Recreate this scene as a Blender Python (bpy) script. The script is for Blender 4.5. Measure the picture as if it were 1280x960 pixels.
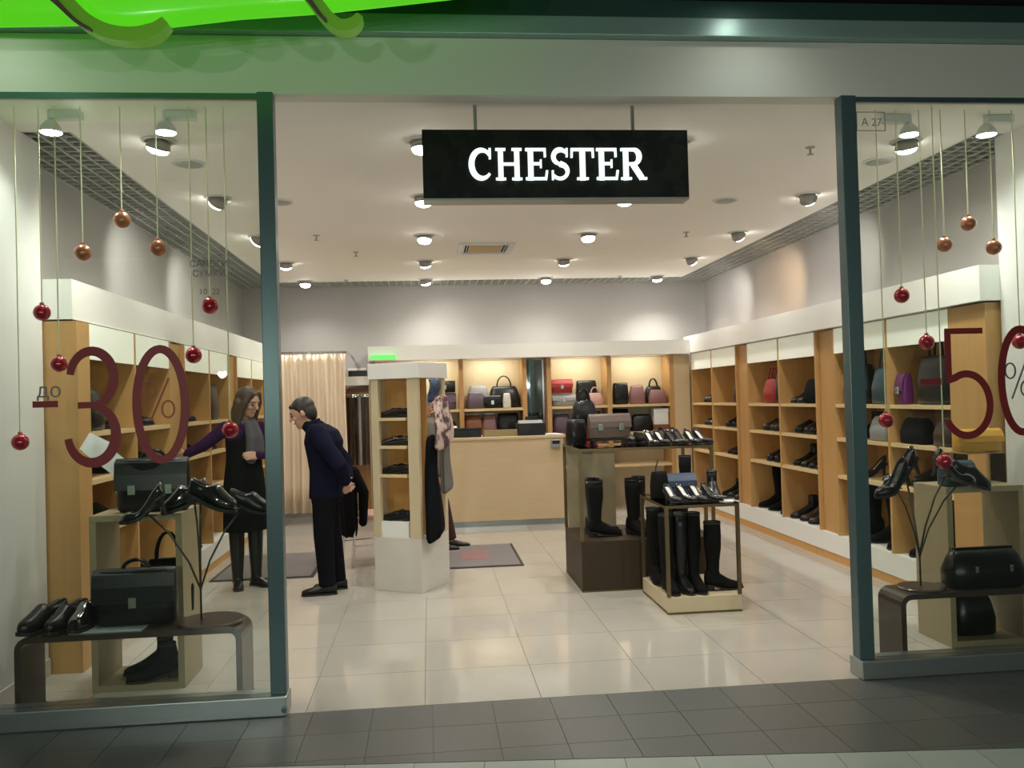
import bpy, bmesh, math, random
from mathutils import Vector, Matrix
R = math.radians
random.seed(7)
for o in list(bpy.data.objects): bpy.data.objects.remove(o)
scene = bpy.context.scene
COL = scene.collection

# ------------------------------------------------------------------ camera
cam_d = bpy.data.cameras.new('camera'); cam = bpy.data.objects.new('camera', cam_d); COL.objects.link(cam)
cam_d.sensor_fit = 'HORIZONTAL'; cam_d.sensor_width = 36.0; cam_d.lens = 30.375
cam_d.clip_start = 0.05; cam_d.clip_end = 100
cam.matrix_world = Matrix(((0.99500, 0.02642, -0.09629, 0.0), (-0.09583, -0.01818, -0.99523, 0.0), (-0.02804, 0.99949, -0.01556, 1.56), (0, 0, 0, 1)))
M3 = cam.matrix_world.to_3x3(); M3 = M3.to_quaternion().to_matrix().to_4x4(); M3.translation = (0, 0, 1.56); cam.matrix_world = M3
scene.camera = cam
# ------------------------------------------------------------------ world, exposure
w = bpy.data.worlds.new('mall_dim'); scene.world = w; w.use_nodes = True
w.node_tree.nodes['Background'].inputs[0].default_value = (0.75, 0.85, 0.80, 1); w.node_tree.nodes['Background'].inputs[1].default_value = 0.08
vs = scene.view_settings
vs.view_transform = 'Standard'; vs.look = 'None'; vs.gamma = 1.0; vs.use_curve_mapping = False; vs.exposure = 0.0
LAMP_W = 39.0      # one shop spotlight
MALL_W = 40.0      # base power for mall downlights and the added fill pendants

# ------------------------------------------------------------------ materials
MATS = {}
def mat(name, col, rough=0.5, metal=0.0, col2=None, scale=(6, 6, 6), bump=0.0, spec=0.5, emit=None, estr=0.0, coat=0.0, detail=3.0, randv=0.0, sharp=0.0):
    if name in MATS: return MATS[name]
    m = bpy.data.materials.new(name); m.use_nodes = True; nt = m.node_tree; b = nt.nodes['Principled BSDF']
    b.inputs['Roughness'].default_value = rough; b.inputs['Metallic'].default_value = metal
    b.inputs['Specular IOR Level'].default_value = spec; b.inputs['Coat Weight'].default_value = coat
    b.inputs['Coat Roughness'].default_value = 0.05
    c2 = col2 or tuple(min(1, c * 0.86) for c in col)
    tc = nt.nodes.new('ShaderNodeTexCoord'); mp = nt.nodes.new('ShaderNodeMapping'); mp.inputs['Scale'].default_value = scale
    nz = nt.nodes.new('ShaderNodeTexNoise'); nz.inputs['Scale'].default_value = 1.0; nz.inputs['Detail'].default_value = detail
    mx = nt.nodes.new('ShaderNodeMix'); mx.data_type = 'RGBA'
    nt.links.new(tc.outputs['Object'], mp.inputs[0]); nt.links.new(mp.outputs[0], nz.inputs['Vector'])
    if sharp:
        ms = nt.nodes.new('ShaderNodeMapRange'); ms.inputs[1].default_value = .5 - sharp; ms.inputs[2].default_value = .5 + sharp
        nt.links.new(nz.outputs['Fac'], ms.inputs[0]); nt.links.new(ms.outputs[0], mx.inputs[0])
    else: nt.links.new(nz.outputs['Fac'], mx.inputs[0])
    mx.inputs[6].default_value = (*col, 1); mx.inputs[7].default_value = (*c2, 1)
    out = mx.outputs[2]
    if randv:
        oi = nt.nodes.new('ShaderNodeObjectInfo'); hs = nt.nodes.new('ShaderNodeHueSaturation'); mr = nt.nodes.new('ShaderNodeMapRange')
        mr.inputs[3].default_value = 1 - randv; mr.inputs[4].default_value = 1 + randv
        nt.links.new(oi.outputs['Random'], mr.inputs[0]); nt.links.new(mr.outputs[0], hs.inputs['Value']); nt.links.new(out, hs.inputs['Color'])
        out = hs.outputs[0]
    nt.links.new(out, b.inputs['Base Color'])
    if bump:
        bp = nt.nodes.new('ShaderNodeBump'); bp.inputs['Strength'].default_value = bump; bp.inputs['Distance'].default_value = 0.01
        nt.links.new(nz.outputs['Fac'], bp.inputs['Height']); nt.links.new(bp.outputs[0], b.inputs['Normal'])
    if emit:
        b.inputs['Emission Color'].default_value = (*emit, 1); b.inputs['Emission Strength'].default_value = estr
    MATS[name] = m; return m

def glass(name, tint, ior=1.45, rough=0.0):
    if name in MATS: return MATS[name]
    m = bpy.data.materials.new(name); m.use_nodes = True; nt = m.node_tree
    nt.nodes.remove(nt.nodes['Principled BSDF']); out = nt.nodes['Material Output']
    t = nt.nodes.new('ShaderNodeBsdfTransparent'); t.inputs[0].default_value = (*tint, 1)
    g = nt.nodes.new('ShaderNodeBsdfGlossy'); g.inputs['Roughness'].default_value = rough
    f = nt.nodes.new('ShaderNodeFresnel'); f.inputs[0].default_value = ior; mx = nt.nodes.new('ShaderNodeMixShader')
    nt.links.new(f.outputs[0], mx.inputs[0]); nt.links.new(t.outputs[0], mx.inputs[1]); nt.links.new(g.outputs[0], mx.inputs[2]); nt.links.new(mx.outputs[0], out.inputs[0])
    MATS[name] = m; return m

WALLP = mat('wall_paint_grey', (0.47, 0.45, 0.43), 0.65, col2=(0.44, 0.42, 0.40), scale=(3, 3, 3))
WHITE = mat('white_paint', (0.74, 0.73, 0.70), 0.6, col2=(0.70, 0.69, 0.66), scale=(3, 3, 3))
CEIL = mat('ceiling_paint', (0.90, 0.87, 0.81), 0.75, col2=(0.88, 0.85, 0.79), scale=(2, 2, 2))
LAM = mat('white_laminate', (0.82, 0.80, 0.76), 0.4, col2=(0.79, 0.77, 0.73), scale=(2, 2, 8))
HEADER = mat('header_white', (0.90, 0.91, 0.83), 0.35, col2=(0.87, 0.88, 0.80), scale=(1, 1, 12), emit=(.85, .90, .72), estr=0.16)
BEECH = mat('beech_wood', (0.72, 0.39, 0.13), 0.42, col2=(0.60, 0.30, 0.09), scale=(18, 18, 1.6))
BEECHL = mat('beech_edge', (0.72, 0.54, 0.30), 0.42, col2=(0.64, 0.46, 0.24), scale=(3, 3, 3))
UPR = mat('beech_upright', (0.56, 0.32, 0.12), 0.42, col2=(0.45, 0.245, 0.085), scale=(22, 22, 1.2))
MAPLE = mat('maple_veneer', (0.66, 0.50, 0.31), 0.45, col2=(0.58, 0.43, 0.25), scale=(2, 2, 40), detail=5)
CREAM = mat('cream_wood', (0.64, 0.53, 0.35), 0.45, col2=(0.57, 0.46, 0.29), scale=(14, 14, 2))
BOXW = mat('display_box_veneer', (0.36, 0.29, 0.18), 0.45, col2=(0.29, 0.23, 0.13), scale=(16, 16, 2))
GREYLAM = mat('grey_laminate', (0.66, 0.62, 0.55), 0.4, col2=(0.61, 0.57, 0.50), scale=(3, 3, 30))
POST = mat('anodised_post', (0.085, 0.14, 0.145), 0.30, 0.35, col2=(0.075, 0.125, 0.13), scale=(40, 40, 0.6))
STEEL = mat('brushed_steel', (0.42, 0.46, 0.45), 0.33, 0.85, col2=(0.36, 0.40, 0.39), scale=(1, 30, 60))
BAND = mat('fascia_band_metal', (0.32, 0.48, 0.44), 0.32, 0.3, col2=(0.29, 0.44, 0.40), scale=(1, 30, 60))
BANDD = mat('fascia_band_dark', (0.06, 0.14, 0.12), 0.45, 0.5, col2=(0.05, 0.12, 0.10), scale=(1, 30, 60))
FASCIA = mat('fascia_paint', (0.72, 0.71, 0.63), 0.75, col2=(0.69, 0.68, 0.60), scale=(1.5, 1.5, 1.5))
BLACKC = mat('dark_ceiling', (0.012, 0.013, 0.012), 0.9)
TILE = mat('cream_tile', (0.47, 0.44, 0.385), 0.09, col2=(0.42, 0.39, 0.335), scale=(2.2, 2.2, 2.2), detail=6, randv=0.025)
GROUT = mat('grout', (0.30, 0.27, 0.22), 0.9)
DTILE = mat('grey_tile', (0.11, 0.115, 0.105), 0.33, col2=(0.093, 0.098, 0.088), scale=(30, 30, 30), randv=0.06)
LTILE = mat('pale_tile', (0.36, 0.42, 0.37), 0.3, col2=(0.32, 0.38, 0.33), scale=(9, 9, 9), randv=0.05)
CHROME = mat('chrome', (0.75, 0.75, 0.75), 0.12, 1.0)
BRONZE = mat('bronze_frame', (0.16, 0.115, 0.05), 0.38, 0.55, col2=(0.13, 0.09, 0.04), scale=(20, 20, 2))
BROWN = mat('brown_leatherette', (0.055, 0.036, 0.019), 0.5, col2=(0.042, 0.028, 0.015), scale=(25, 25, 25), bump=0.1, spec=0.2)
BENCH = mat('dark_bench', (0.075, 0.052, 0.042), 0.28, 0.25, col2=(0.055, 0.04, 0.033), scale=(2, 40, 40))
PLASTIC = mat('white_plastic', (0.72, 0.73, 0.72), 0.4)
SLAT = mat('grille_slat', (0.44, 0.44, 0.41), 0.5, col2=(0.40, 0.40, 0.37))
PLENUM = mat('plenum', (0.10, 0.10, 0.095), 0.9)
LAMPE = mat('lamp_glow', (1, 1, 1), 0.4, emit=(1.0, 0.97, 0.90), estr=22)
LAMPD = mat('lamp_housing', (0.38, 0.36, 0.33), 0.45, 0.3)
SIGNB = mat('sign_black', (0.011, 0.012, 0.007), 0.5, spec=0.2, col2=(0.004, 0.005, 0.003), scale=(11, 11, 11), detail=6, sharp=.05)
SIGNW = mat('sign_letters', (0.9, 0.95, 0.95), 0.4, emit=(0.80, 0.98, 0.97), estr=1.1)
RED = mat('decal_red', (0.20, 0.008, 0.010), 0.5)
REDT = mat('decal_red_thin', (0.30, 0.05, 0.02), 0.5)
GREYD = mat('decal_grey', (0.16, 0.16, 0.15), 0.5)
GREYL = mat('reflection_pale', (0.30, 0.36, 0.30), 0.5)
GREEN = mat('green_sheet', (0.09, 0.50, 0.02), 0.2, emit=(0.10, 0.66, 0.012), estr=0.75, spec=0.6)
GREENR = mat('green_rib', (0.17, 0.42, 0.04), 0.4, col2=(0.15, 0.38, 0.04), emit=(0.08, 0.25, 0.01), estr=0.45)
TAUPE = mat('taupe_rib', (0.16, 0.12, 0.09), 0.5)
BALLR = mat('red_bauble', (0.42, 0.012, 0.03), 0.18, 0.35, coat=0.6)
BALLC = mat('copper_bauble', (0.50, 0.19, 0.10), 0.30, 0.45, coat=0.3)
THREAD = mat('yellow_thread', (0.80, 0.78, 0.50), 0.5)
BLK = mat('black_leather', (0.008, 0.008, 0.009), 0.30, col2=(0.011, 0.011, 0.011), scale=(40, 40, 40), bump=0.06, spec=0.35)
PAT = mat('black_patent', (0.008, 0.008, 0.009), 0.07, coat=1.0, spec=0.7)
SUE = mat('black_suede', (0.006, 0.006, 0.006), 0.85, col2=(0.009, 0.009, 0.008), scale=(50, 50, 50), spec=0.12)
DBR = mat('dark_brown_leather', (0.045, 0.024, 0.014), 0.38, col2=(0.03, 0.017, 0.01), scale=(30, 30, 30), bump=0.15)
TAN = mat('tan_leather', (0.27, 0.10, 0.035), 0.4, col2=(0.22, 0.08, 0.03), scale=(30, 30, 30), bump=0.15)
REDL = mat('red_leather', (0.34, 0.018, 0.022), 0.35, col2=(0.28, 0.014, 0.018), scale=(30, 30, 30), bump=0.15)
NAVY = mat('navy_leather', (0.035, 0.055, 0.11), 0.4, col2=(0.028, 0.045, 0.09), scale=(30, 30, 30), bump=0.15)
TEAL = mat('teal_leather', (0.02, 0.06, 0.085), 0.35, col2=(0.016, 0.05, 0.07), scale=(30, 30, 30), bump=0.15)
PLUM = mat('plum_leather', (0.13, 0.085, 0.12), 0.4, col2=(0.10, 0.065, 0.095), scale=(30, 30, 30), bump=0.15)
PINK = mat('pink_leather', (0.62, 0.36, 0.31), 0.4, col2=(0.55, 0.31, 0.27), scale=(30, 30, 30), bump=0.15)
MAUVE = mat('mauve_leather', (0.27, 0.13, 0.13), 0.4, col2=(0.22, 0.10, 0.11), scale=(30, 30, 30), bump=0.15)
GREYB = mat('grey_leather', (0.30, 0.30, 0.30), 0.45, col2=(0.25, 0.25, 0.25), scale=(30, 30, 30), bump=0.15)
TAUPEB = mat('taupe_leather', (0.13, 0.09, 0.07), 0.4, col2=(0.105, 0.07, 0.055), scale=(30, 30, 30), bump=0.15)
GOLD = mat('mustard_leather', (0.60, 0.31, 0.045), 0.42, col2=(0.53, 0.27, 0.04), scale=(30, 30, 30), bump=0.15)
OLIVE = mat('olive_fabric', (0.30, 0.25, 0.12), 0.7, col2=(0.26, 0.21, 0.10))
PURP = mat('purple_reflection', (0.12, 0.015, 0.11), 0.4)  # purple reflection in the glass, put into a bag's colour
SOLE = mat('rubber_sole', (0.010, 0.009, 0.008), 0.6)
INSW = mat('pale_insole', (0.70, 0.68, 0.64), 0.5)
INSD = mat('dark_insole', (0.03, 0.025, 0.02), 0.6)
PAPER = mat('white_paper', (0.82, 0.82, 0.80), 0.6)
PALEB = mat('pale_blue_plate', (0.42, 0.50, 0.55), 0.25)
CLASP = mat('steel_clasp', (0.42, 0.48, 0.42), 0.25, 0.8)
MATG = mat('mat_grey', (0.20, 0.175, 0.165), 0.95, col2=(0.165, 0.145, 0.14), scale=(90, 90, 90), bump=0.4)
MATE = mat('mat_edge', (0.03, 0.03, 0.03), 0.8)
MATR = mat('mat_print', (0.30, 0.12, 0.11), 0.95, col2=(0.20, 0.15, 0.145), scale=(12, 22, 10))
CURT = mat('curtain_cloth', (0.80, 0.67, 0.52), 0.85, col2=(0.74, 0.61, 0.46), scale=(30, 30, 2))
SKIN = mat('skin', (0.55, 0.31, 0.22), 0.5, col2=(0.50, 0.27, 0.19))
HAIRB = mat('black_hair', (0.012, 0.010, 0.009), 0.5, col2=(0.025, 0.02, 0.017), scale=(60, 60, 8))
HAIRW = mat('brown_hair', (0.085, 0.052, 0.032), 0.5, col2=(0.05, 0.03, 0.02), scale=(60, 60, 8))
NAVYC = mat('navy_knit', (0.008, 0.009, 0.024), 0.9, col2=(0.006, 0.007, 0.018), scale=(60, 60, 60), spec=0.1)
TROU = mat('black_cloth', (0.006, 0.006, 0.008), 0.9, col2=(0.008, 0.008, 0.010), scale=(6, 6, 6), spec=0.08)
PURPC = mat('purple_knit', (0.036, 0.009, 0.050), 0.85, col2=(0.028, 0.008, 0.040), scale=(60, 60, 60), spec=0.12)
GSCARF = mat('grey_scarf', (0.055, 0.048, 0.062), 0.85, col2=(0.10, 0.09, 0.10), scale=(25, 25, 25), bump=0.3)
GREYCOAT = mat('grey_coat', (0.17, 0.155, 0.135), 0.9, col2=(0.13, 0.12, 0.105), scale=(40, 40, 40), bump=0.2)
WINE = mat('wine_trousers', (0.05, 0.012, 0.012), 0.85)
FLORAL = mat('floral_scarf', (0.62, 0.46, 0.40), 0.8, col2=(0.10, 0.045, 0.05), scale=(20, 20, 14), detail=4, sharp=.06)
BLUEC = mat('blue_scarf_cloth', (0.06, 0.09, 0.16), 0.8, col2=(0.03, 0.04, 0.07), scale=(14, 14, 9), detail=4, sharp=.1)
LIPS = mat('lips', (0.45, 0.15, 0.13), 0.5)
EYE = mat('eye_dark', (0.03, 0.02, 0.018), 0.2)
EXITG = mat('exit_green', (0.1, 0.6, 0.1), 0.4, emit=(0.10, 0.75, 0.12), estr=0.9)
MIRROR = mat('mirror', (0.80, 0.82, 0.88), 0.03, 1.0)
GLASS = glass('window_glass', (0.93, 0.96, 0.93))
CASEG = glass('case_glass', (0.90, 0.90, 0.84))

# ------------------------------------------------------------------ mesh helpers
class MB:
    def __init__(s): s.v = []; s.f = []
    def add(s, vs, fs):
        n = len(s.v); s.v += [tuple(p) for p in vs]; s.f += [tuple(i + n for i in f) for f in fs]; return s
    def box(s, x0, x1, y0, y1, z0, z1):
        return s.add([(x0, y0, z0), (x1, y0, z0), (x1, y1, z0), (x0, y1, z0), (x0, y0, z1), (x1, y0, z1), (x1, y1, z1), (x0, y1, z1)],
                     [(3, 2, 1, 0), (4, 5, 6, 7), (0, 1, 5, 4), (1, 2, 6, 5), (2, 3, 7, 6), (3, 0, 4, 7)])
    def rings(s, rs, cap=True, closed=False):
        n = len(rs[0]); vs = [p for r in rs for p in r]; fs = []
        m = len(rs)
        for i in range(m if closed else m - 1):
            a = i * n; b = ((i + 1) % m) * n
            for j in range(n):
                k = (j + 1) % n; fs.append((a + j, a + k, b + k, b + j))
        if cap and not closed: fs.append(tuple(range(n - 1, -1, -1))); fs.append(tuple((m - 1) * n + j for j in range(n)))
        return s.add(vs, fs)
    def tube(s, pts, r, n=8, cap=True, round_ends=False):
        pts = [Vector(p) for p in pts]; m = len(pts); rr = r if isinstance(r, (list, tuple)) else [r] * m
        if round_ends:
            d0 = (pts[0] - pts[1]).normalized(); d1 = (pts[-1] - pts[-2]).normalized(); P = []; Q = []
            for a in (80, 55, 28): P.append(pts[0] + d0 * rr[0] * math.sin(R(a))); Q.append(rr[0] * math.cos(R(a)))
            P += pts; Q += rr
            for a in (28, 55, 80): P.append(pts[-1] + d1 * rr[-1] * math.sin(R(a))); Q.append(rr[-1] * math.cos(R(a)))
            pts, rr, m = P, Q, len(P)
        rs = []; up = None
        for i in range(m):
            t = (pts[min(i + 1, m - 1)] - pts[max(i - 1, 0)])
            t = t.normalized() if t.length > 1e-9 else Vector((0, 0, 1))
            if up is None: up = Vector((0, 0, 1)) if abs(t.z) < 0.9 else Vector((1, 0, 0))
            x = t.cross(up)
            if x.length < 1e-6: x = t.orthogonal()
            x.normalize(); y = t.cross(x).normalized(); up = -y if False else up
            rs.append([pts[i] + (x * math.cos(2 * math.pi * k / n) + y * math.sin(2 * math.pi * k / n)) * rr[i] for k in range(n)])
        return s.rings(rs, cap)
    def lathe(s, prof, n=20, c=(0, 0, 0), cap=True):
        return s.rings([[(c[0] + r * math.cos(2 * math.pi * k / n), c[1] + r * math.sin(2 * math.pi * k / n), c[2] + z) for k in range(n)] for r, z in prof], cap)
    def ball(s, c, r, n=16, m=9, sc=(1, 1, 1)):
        rs = []
        for i in range(m):
            a = -math.pi / 2 + math.pi * (i + 0.5 * (i == 0) * 0.3 - 0.15 * (i == m - 1)) / (m - 1)
            rs.append([(c[0] + sc[0] * r * math.cos(a) * math.cos(2 * math.pi * k / n), c[1] + sc[1] * r * math.cos(a) * math.sin(2 * math.pi * k / n), c[2] + sc[2] * r * math.sin(a)) for k in range(n)])
        return s.rings(rs)
    def poly(s, pts2, d0, d1, axis='y'):      # extruded polygon, pts2 in (x,z), extruded along y
        n = len(pts2); vs = [(x, d0, z) for x, z in pts2] + [(x, d1, z) for x, z in pts2]
        fs = [tuple(range(n)), tuple(range(2 * n - 1, n - 1, -1))] + [(i, i + n, (i + 1) % n + n, (i + 1) % n) for i in range(n)]
        return s.add(vs, fs)
    def ribbon(s, pts, ws, d0, d1, closed=False):   # stroke in the xz plane
        n = len(pts); L = []; Q = []
        for i in range(n):
            if closed: a = pts[i - 1]; b = pts[(i + 1) % n]
            else: a = pts[max(i - 1, 0)]; b = pts[min(i + 1, n - 1)]
            tx, tz = b[0] - a[0], b[1] - a[1]; l = math.hypot(tx, tz) or 1
            nx, nz = -tz / l, tx / l; h = (ws[i] if isinstance(ws, (list, tuple)) else ws) / 2
            L.append((pts[i][0] + nx * h, pts[i][1] + nz * h)); Q.append((pts[i][0] - nx * h, pts[i][1] - nz * h))
        rs = [[(L[i][0], d0, L[i][1]), (Q[i][0], d0, Q[i][1]), (Q[i][0], d1, Q[i][1]), (L[i][0], d1, L[i][1])] for i in range(n)]
        return s.rings(rs, not closed, closed)
    def mesh(s, name, m=None, smooth=False, bevel=0, seg=2, sub=0, recalc=True):
        me = bpy.data.meshes.new(name); me.from_pydata(s.v, [], s.f)
        bm = bmesh.new(); bm.from_mesh(me)
        if recalc: bmesh.ops.recalc_face_normals(bm, faces=bm.faces)
        if bevel: bmesh.ops.bevel(bm, geom=list(bm.edges), offset=bevel, segments=seg, profile=0.5, affect='EDGES', clamp_overlap=True)
        bm.to_mesh(me); bm.free()
        if sub: me = bake(me, sub)
        if smooth:
            for p in me.polygons: p.use_smooth = True
        if m: me.materials.append(m)
        return me
def bake(me, sub=1, voxel=None, smooth_it=0):
    o = bpy.data.objects.new('tmp', me); COL.objects.link(o)
    if voxel:
        md = o.modifiers.new('r', 'REMESH'); md.mode = 'VOXEL'; md.voxel_size = voxel; md.adaptivity = 0
        if smooth_it: ms = o.modifiers.new('s', 'SMOOTH'); ms.factor = 0.5; ms.iterations = smooth_it
    else:
        md = o.modifiers.new('s', 'SUBSURF'); md.levels = sub; md.render_levels = sub
    dg = bpy.context.evaluated_depsgraph_get(); dg.update()
    nm = bpy.data.meshes.new_from_object(o.evaluated_get(dg)); nm.name = me.name
    bpy.data.objects.remove(o); bpy.data.meshes.remove(me)
    return nm
def obj(name, me, parent=None, m=None, loc=None, rot=None):
    o = bpy.data.objects.new(name, me); COL.objects.link(o)
    if parent: o.parent = parent
    if m:
        if not me.materials: me.materials.append(m)
        elif me.materials[0] is not m: o.material_slots[0].link = 'OBJECT'; o.material_slots[0].material = m
    if loc is not None: o.location = loc
    if rot is not None: o.rotation_euler = rot
    return o
def tag(o, label, cat, group=None):
    n = len(label.split())
    if not 4 <= n <= 16: print('LABEL LENGTH', n, label)
    o['label'] = label; o['category'] = cat
    if group: o['group'] = group
    return o
def struct(o, label=None, cat=None):
    o['kind'] = 'structure'
    if label: tag(o, label, cat)
    return o
def thing(name, label, cat, loc=(0, 0, 0), rz=0, group=None, rot=None, sc=1.0):
    o = bpy.data.objects.new(name, None); COL.objects.link(o); o.empty_display_size = 0.05
    o.location = loc; o.rotation_euler = rot or (0, 0, rz)
    if sc != 1.0: o.scale = sc if isinstance(sc, tuple) else (sc, sc, sc)
    return tag(o, label, cat, group)
def bx(name, m, parent, x0, x1, y0, y1, z0, z1, bevel=0):
    return obj(name, MB().box(x0, x1, y0, y1, z0, z1).mesh(name, m, bevel=bevel), parent)
def se(cx, cy, z, a, b, n=20, p=4.0):   # superellipse ring
    out = []
    for k in range(n):
        t = 2 * math.pi * k / n; c, s = math.cos(t), math.sin(t)
        out.append((cx + a * math.copysign(abs(c) ** (2 / p), c), cy + b * math.copysign(abs(s) ** (2 / p), s), z))
    return out
def spot(loc, target, watt, size=100, blend=0.8, col=(1, 0.93, 0.84), rad=0.06, parent=None):
    d = bpy.data.lights.new('lamp_light', 'SPOT'); d.energy = watt; d.spot_size = R(size); d.spot_blend = blend; d.color = col; d.shadow_soft_size = rad
    o = bpy.data.objects.new('lamp_light', d); COL.objects.link(o); o.location = loc
    o.rotation_euler = (Vector(target) - Vector(loc)).to_track_quat('-Z', 'Y').to_euler(); return o
def area(loc, rot, sx, sy, watt, col):
    d = bpy.data.lights.new('tube_light', 'AREA'); d.shape = 'RECTANGLE'; d.size = sx; d.size_y = sy; d.energy = watt; d.color = col
    o = bpy.data.objects.new('tube_light', d); COL.objects.link(o); o.location = loc; o.rotation_euler = rot; return o

# ================================================================== ROOM SHELL
XL, XR, YB, YF, ZC = -2.5, 4.0, 12.1, 4.5, 3.15
floor = struct(bx('floor', GROUT, None, XL, XR, 4.47, YB, -0.06, -0.004))
tile_me = MB().box(-0.298, 0.298, -0.298, 0.298, -0.012, 0).mesh('tile', TILE)
for i in range(12):
    for j in range(13):
        x0, x1 = -0.06 + 0.6 * (i - 4), -0.06 + 0.6 * (i - 3); y0 = 4.43 + 0.6 * j; y1 = y0 + 0.6
        x0c, x1c, y0c, y1c = max(x0, XL), min(x1, XR), max(y0, 4.47), min(y1, YB)
        if x1c - x0c < 0.05 or y1c - y0c < 0.05: continue
        if (x0c, x1c, y0c, y1c) == (x0, x1, y0, y1): obj('tile', tile_me, floor, loc=((x0 + x1) / 2, (y0 + y1) / 2, 0))
        else: bx('tile', TILE, floor, x0c + .002, x1c - .002, y0c + .002, y1c - .002, -0.012, 0)
# mall floor: grey tiles with a band of pale tiles cut in at a slight angle
mfloor = struct(bx('floor', GROUT, None, -5.0, 6.5, -3.5, 4.466, -0.06, -0.006))
def clipped(x0, x1, y0, y1, keep_far, mt, rot=0.0, c=(0, 0)):
    bm = bmesh.new(); me = MB().box(x0, x1, y0, y1, -0.012, 0).mesh('tile'); bm.from_mesh(me)
    if rot:
        bmesh.ops.rotate(bm, verts=bm.verts, cent=(c[0], c[1], 0), matrix=Matrix.Rotation(rot, 3, 'Z'))
    else:
        co, no = Vector((-0.1, 3.77, 0)), Vector((0.105, 1, 0)).normalized()
        g = bmesh.ops.bisect_plane(bm, geom=list(bm.verts) + list(bm.edges) + list(bm.faces), plane_co=co + no * 0.003, plane_no=no, clear_inner=True)
        ed = [e for e in bm.edges if e.is_boundary]
        if ed: bmesh.ops.holes_fill(bm, edges=ed, sides=8)
    if not bm.verts: bm.free(); return None
    bm.to_mesh(me); bm.free(); me.materials.append(mt); return me
for i in range(-13, 20):
    for j in range(5):
        x0 = -0.02 + 0.3 * i; y1 = 4.464 - 0.3 * j
        me = clipped(x0 + .0015, x0 + .2985, y1 - .2985, y1 - .0015, True, DTILE)
        if me and me.polygons: obj('tile', me, mfloor)
ca = math.atan2(-0.105, 1)
for i in range(-14, 20):
    for j in range(4):
        x0 = -0.1 + 0.3 * i; y1 = 3.767 - 0.3 * j
        obj('tile', clipped(x0 + .0015, x0 + .2985, y1 - .2985, y1 - .0015, False, LTILE, ca, (-0.1, 3.77)), mfloor)
bx('paving', LTILE, mfloor, -5, 6.5, -3.5, 2.0, -0.008, -0.004)
struct(bx('wall_left', WALLP, None, XL - .1, XL, YF, YB + .1, -0.06, 3.5))
struct(bx('wall_right', WALLP, None, XR, XR + .1, YF, YB + .1, -0.06, 3.5))
struct(bx('wall_back', WALLP, None, XL, XR, YB, YB + .1, -0.06, 3.5))
pl = struct(obj('wall_front_left', MB().box(XL, -2.27, 4.6, 5.36, 0, ZC).mesh('pier', WHITE)))
bx('baseboard', GREYLAM, pl, -2.268, -2.258, 4.6, 5.36, 0, 0.10)
pr = struct(obj('wall_front_right', MB().box(3.69, XR, 4.6, 5.24, 0, ZC).mesh('pier', WHITE)))
bx('baseboard', GREYLAM, pr, 3.678, 3.688, 4.6, 5.24, 0, 0.10)
struct(bx('wall_facade_left', FASCIA, None, -5.0, -2.31, 4.42, 4.60, 0, 3.15))
struct(bx('wall_facade_right', FASCIA, None, 3.76, 6.5, 4.42, 4.60, 0, 3.15))
# ceiling: solid field, open-cell border, dark plenum above
ce = MB(); ce.box(-2.0, 3.5, 4.62, 11.55, ZC, ZC + .02); ce.box(XL, -2.0, 4.62, 5.14, ZC, ZC + .02); ce.box(3.5, XR, 4.62, 5.14, ZC, ZC + .02)
struct(obj('ceiling', ce.mesh('ceiling', CEIL)))
struct(bx('ceiling_plenum', PLENUM, None, XL, XR, YF + .12, YB, 3.48, 3.5))
def grille(label, x0, x1, y0, y1):
    g = thing('ceiling_grille', label, 'ceiling grille', (x0, y0, ZC), group='open-cell grilles round the ceiling')
    W, D = x1 - x0, y1 - y0; t = 0.008
    ml = MB().box(-t, t, 0, D, 0, .05).mesh('slat', SLAT); mc = MB().box(0, W, -t, t, 0.001, .049).mesh('slat', SLAT)
    for i in range(int(round(W / .1)) + 1): obj('slat', ml, g, loc=(min(max(i * .1, t), W - t), 0, 0))
    for j in range(int(D / .1) + 1): obj('slat', mc, g, loc=(0, min(max(j * .1, t), D - t), 0))
grille('grey open-cell ceiling grille running along above the left shelving wall', XL, -2.0, 5.14, 11.55)
grille('grey open-cell ceiling grille running along above the right shelving wall', 3.5, XR, 5.14, 11.55)
grille('narrow grey open-cell ceiling grille along the back wall', XL, XR, 11.55, YB)
# fascia over the shop front
fa = struct(bx('trim_1', FASCIA, None, -5, 6.5, 4.5, 4.62, 3.15, 3.45))
struct(bx('trim_2', BAND, None, -5, 6.5, 4.44, 4.62, 3.452, 3.55, bevel=0.004))
struct(bx('trim_3', BANDD, None, -5, 6.5, 4.46, 4.62, 3.552, 3.65))
struct(bx('ceiling_mall', BLACKC, None, -5, 6.5, -3.5, 4.62, 3.66, 3.72))
struct(bx('wall_opposite', FASCIA, None, -5, 6.5, -3.6, -3.5, 0, 3.72))
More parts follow.
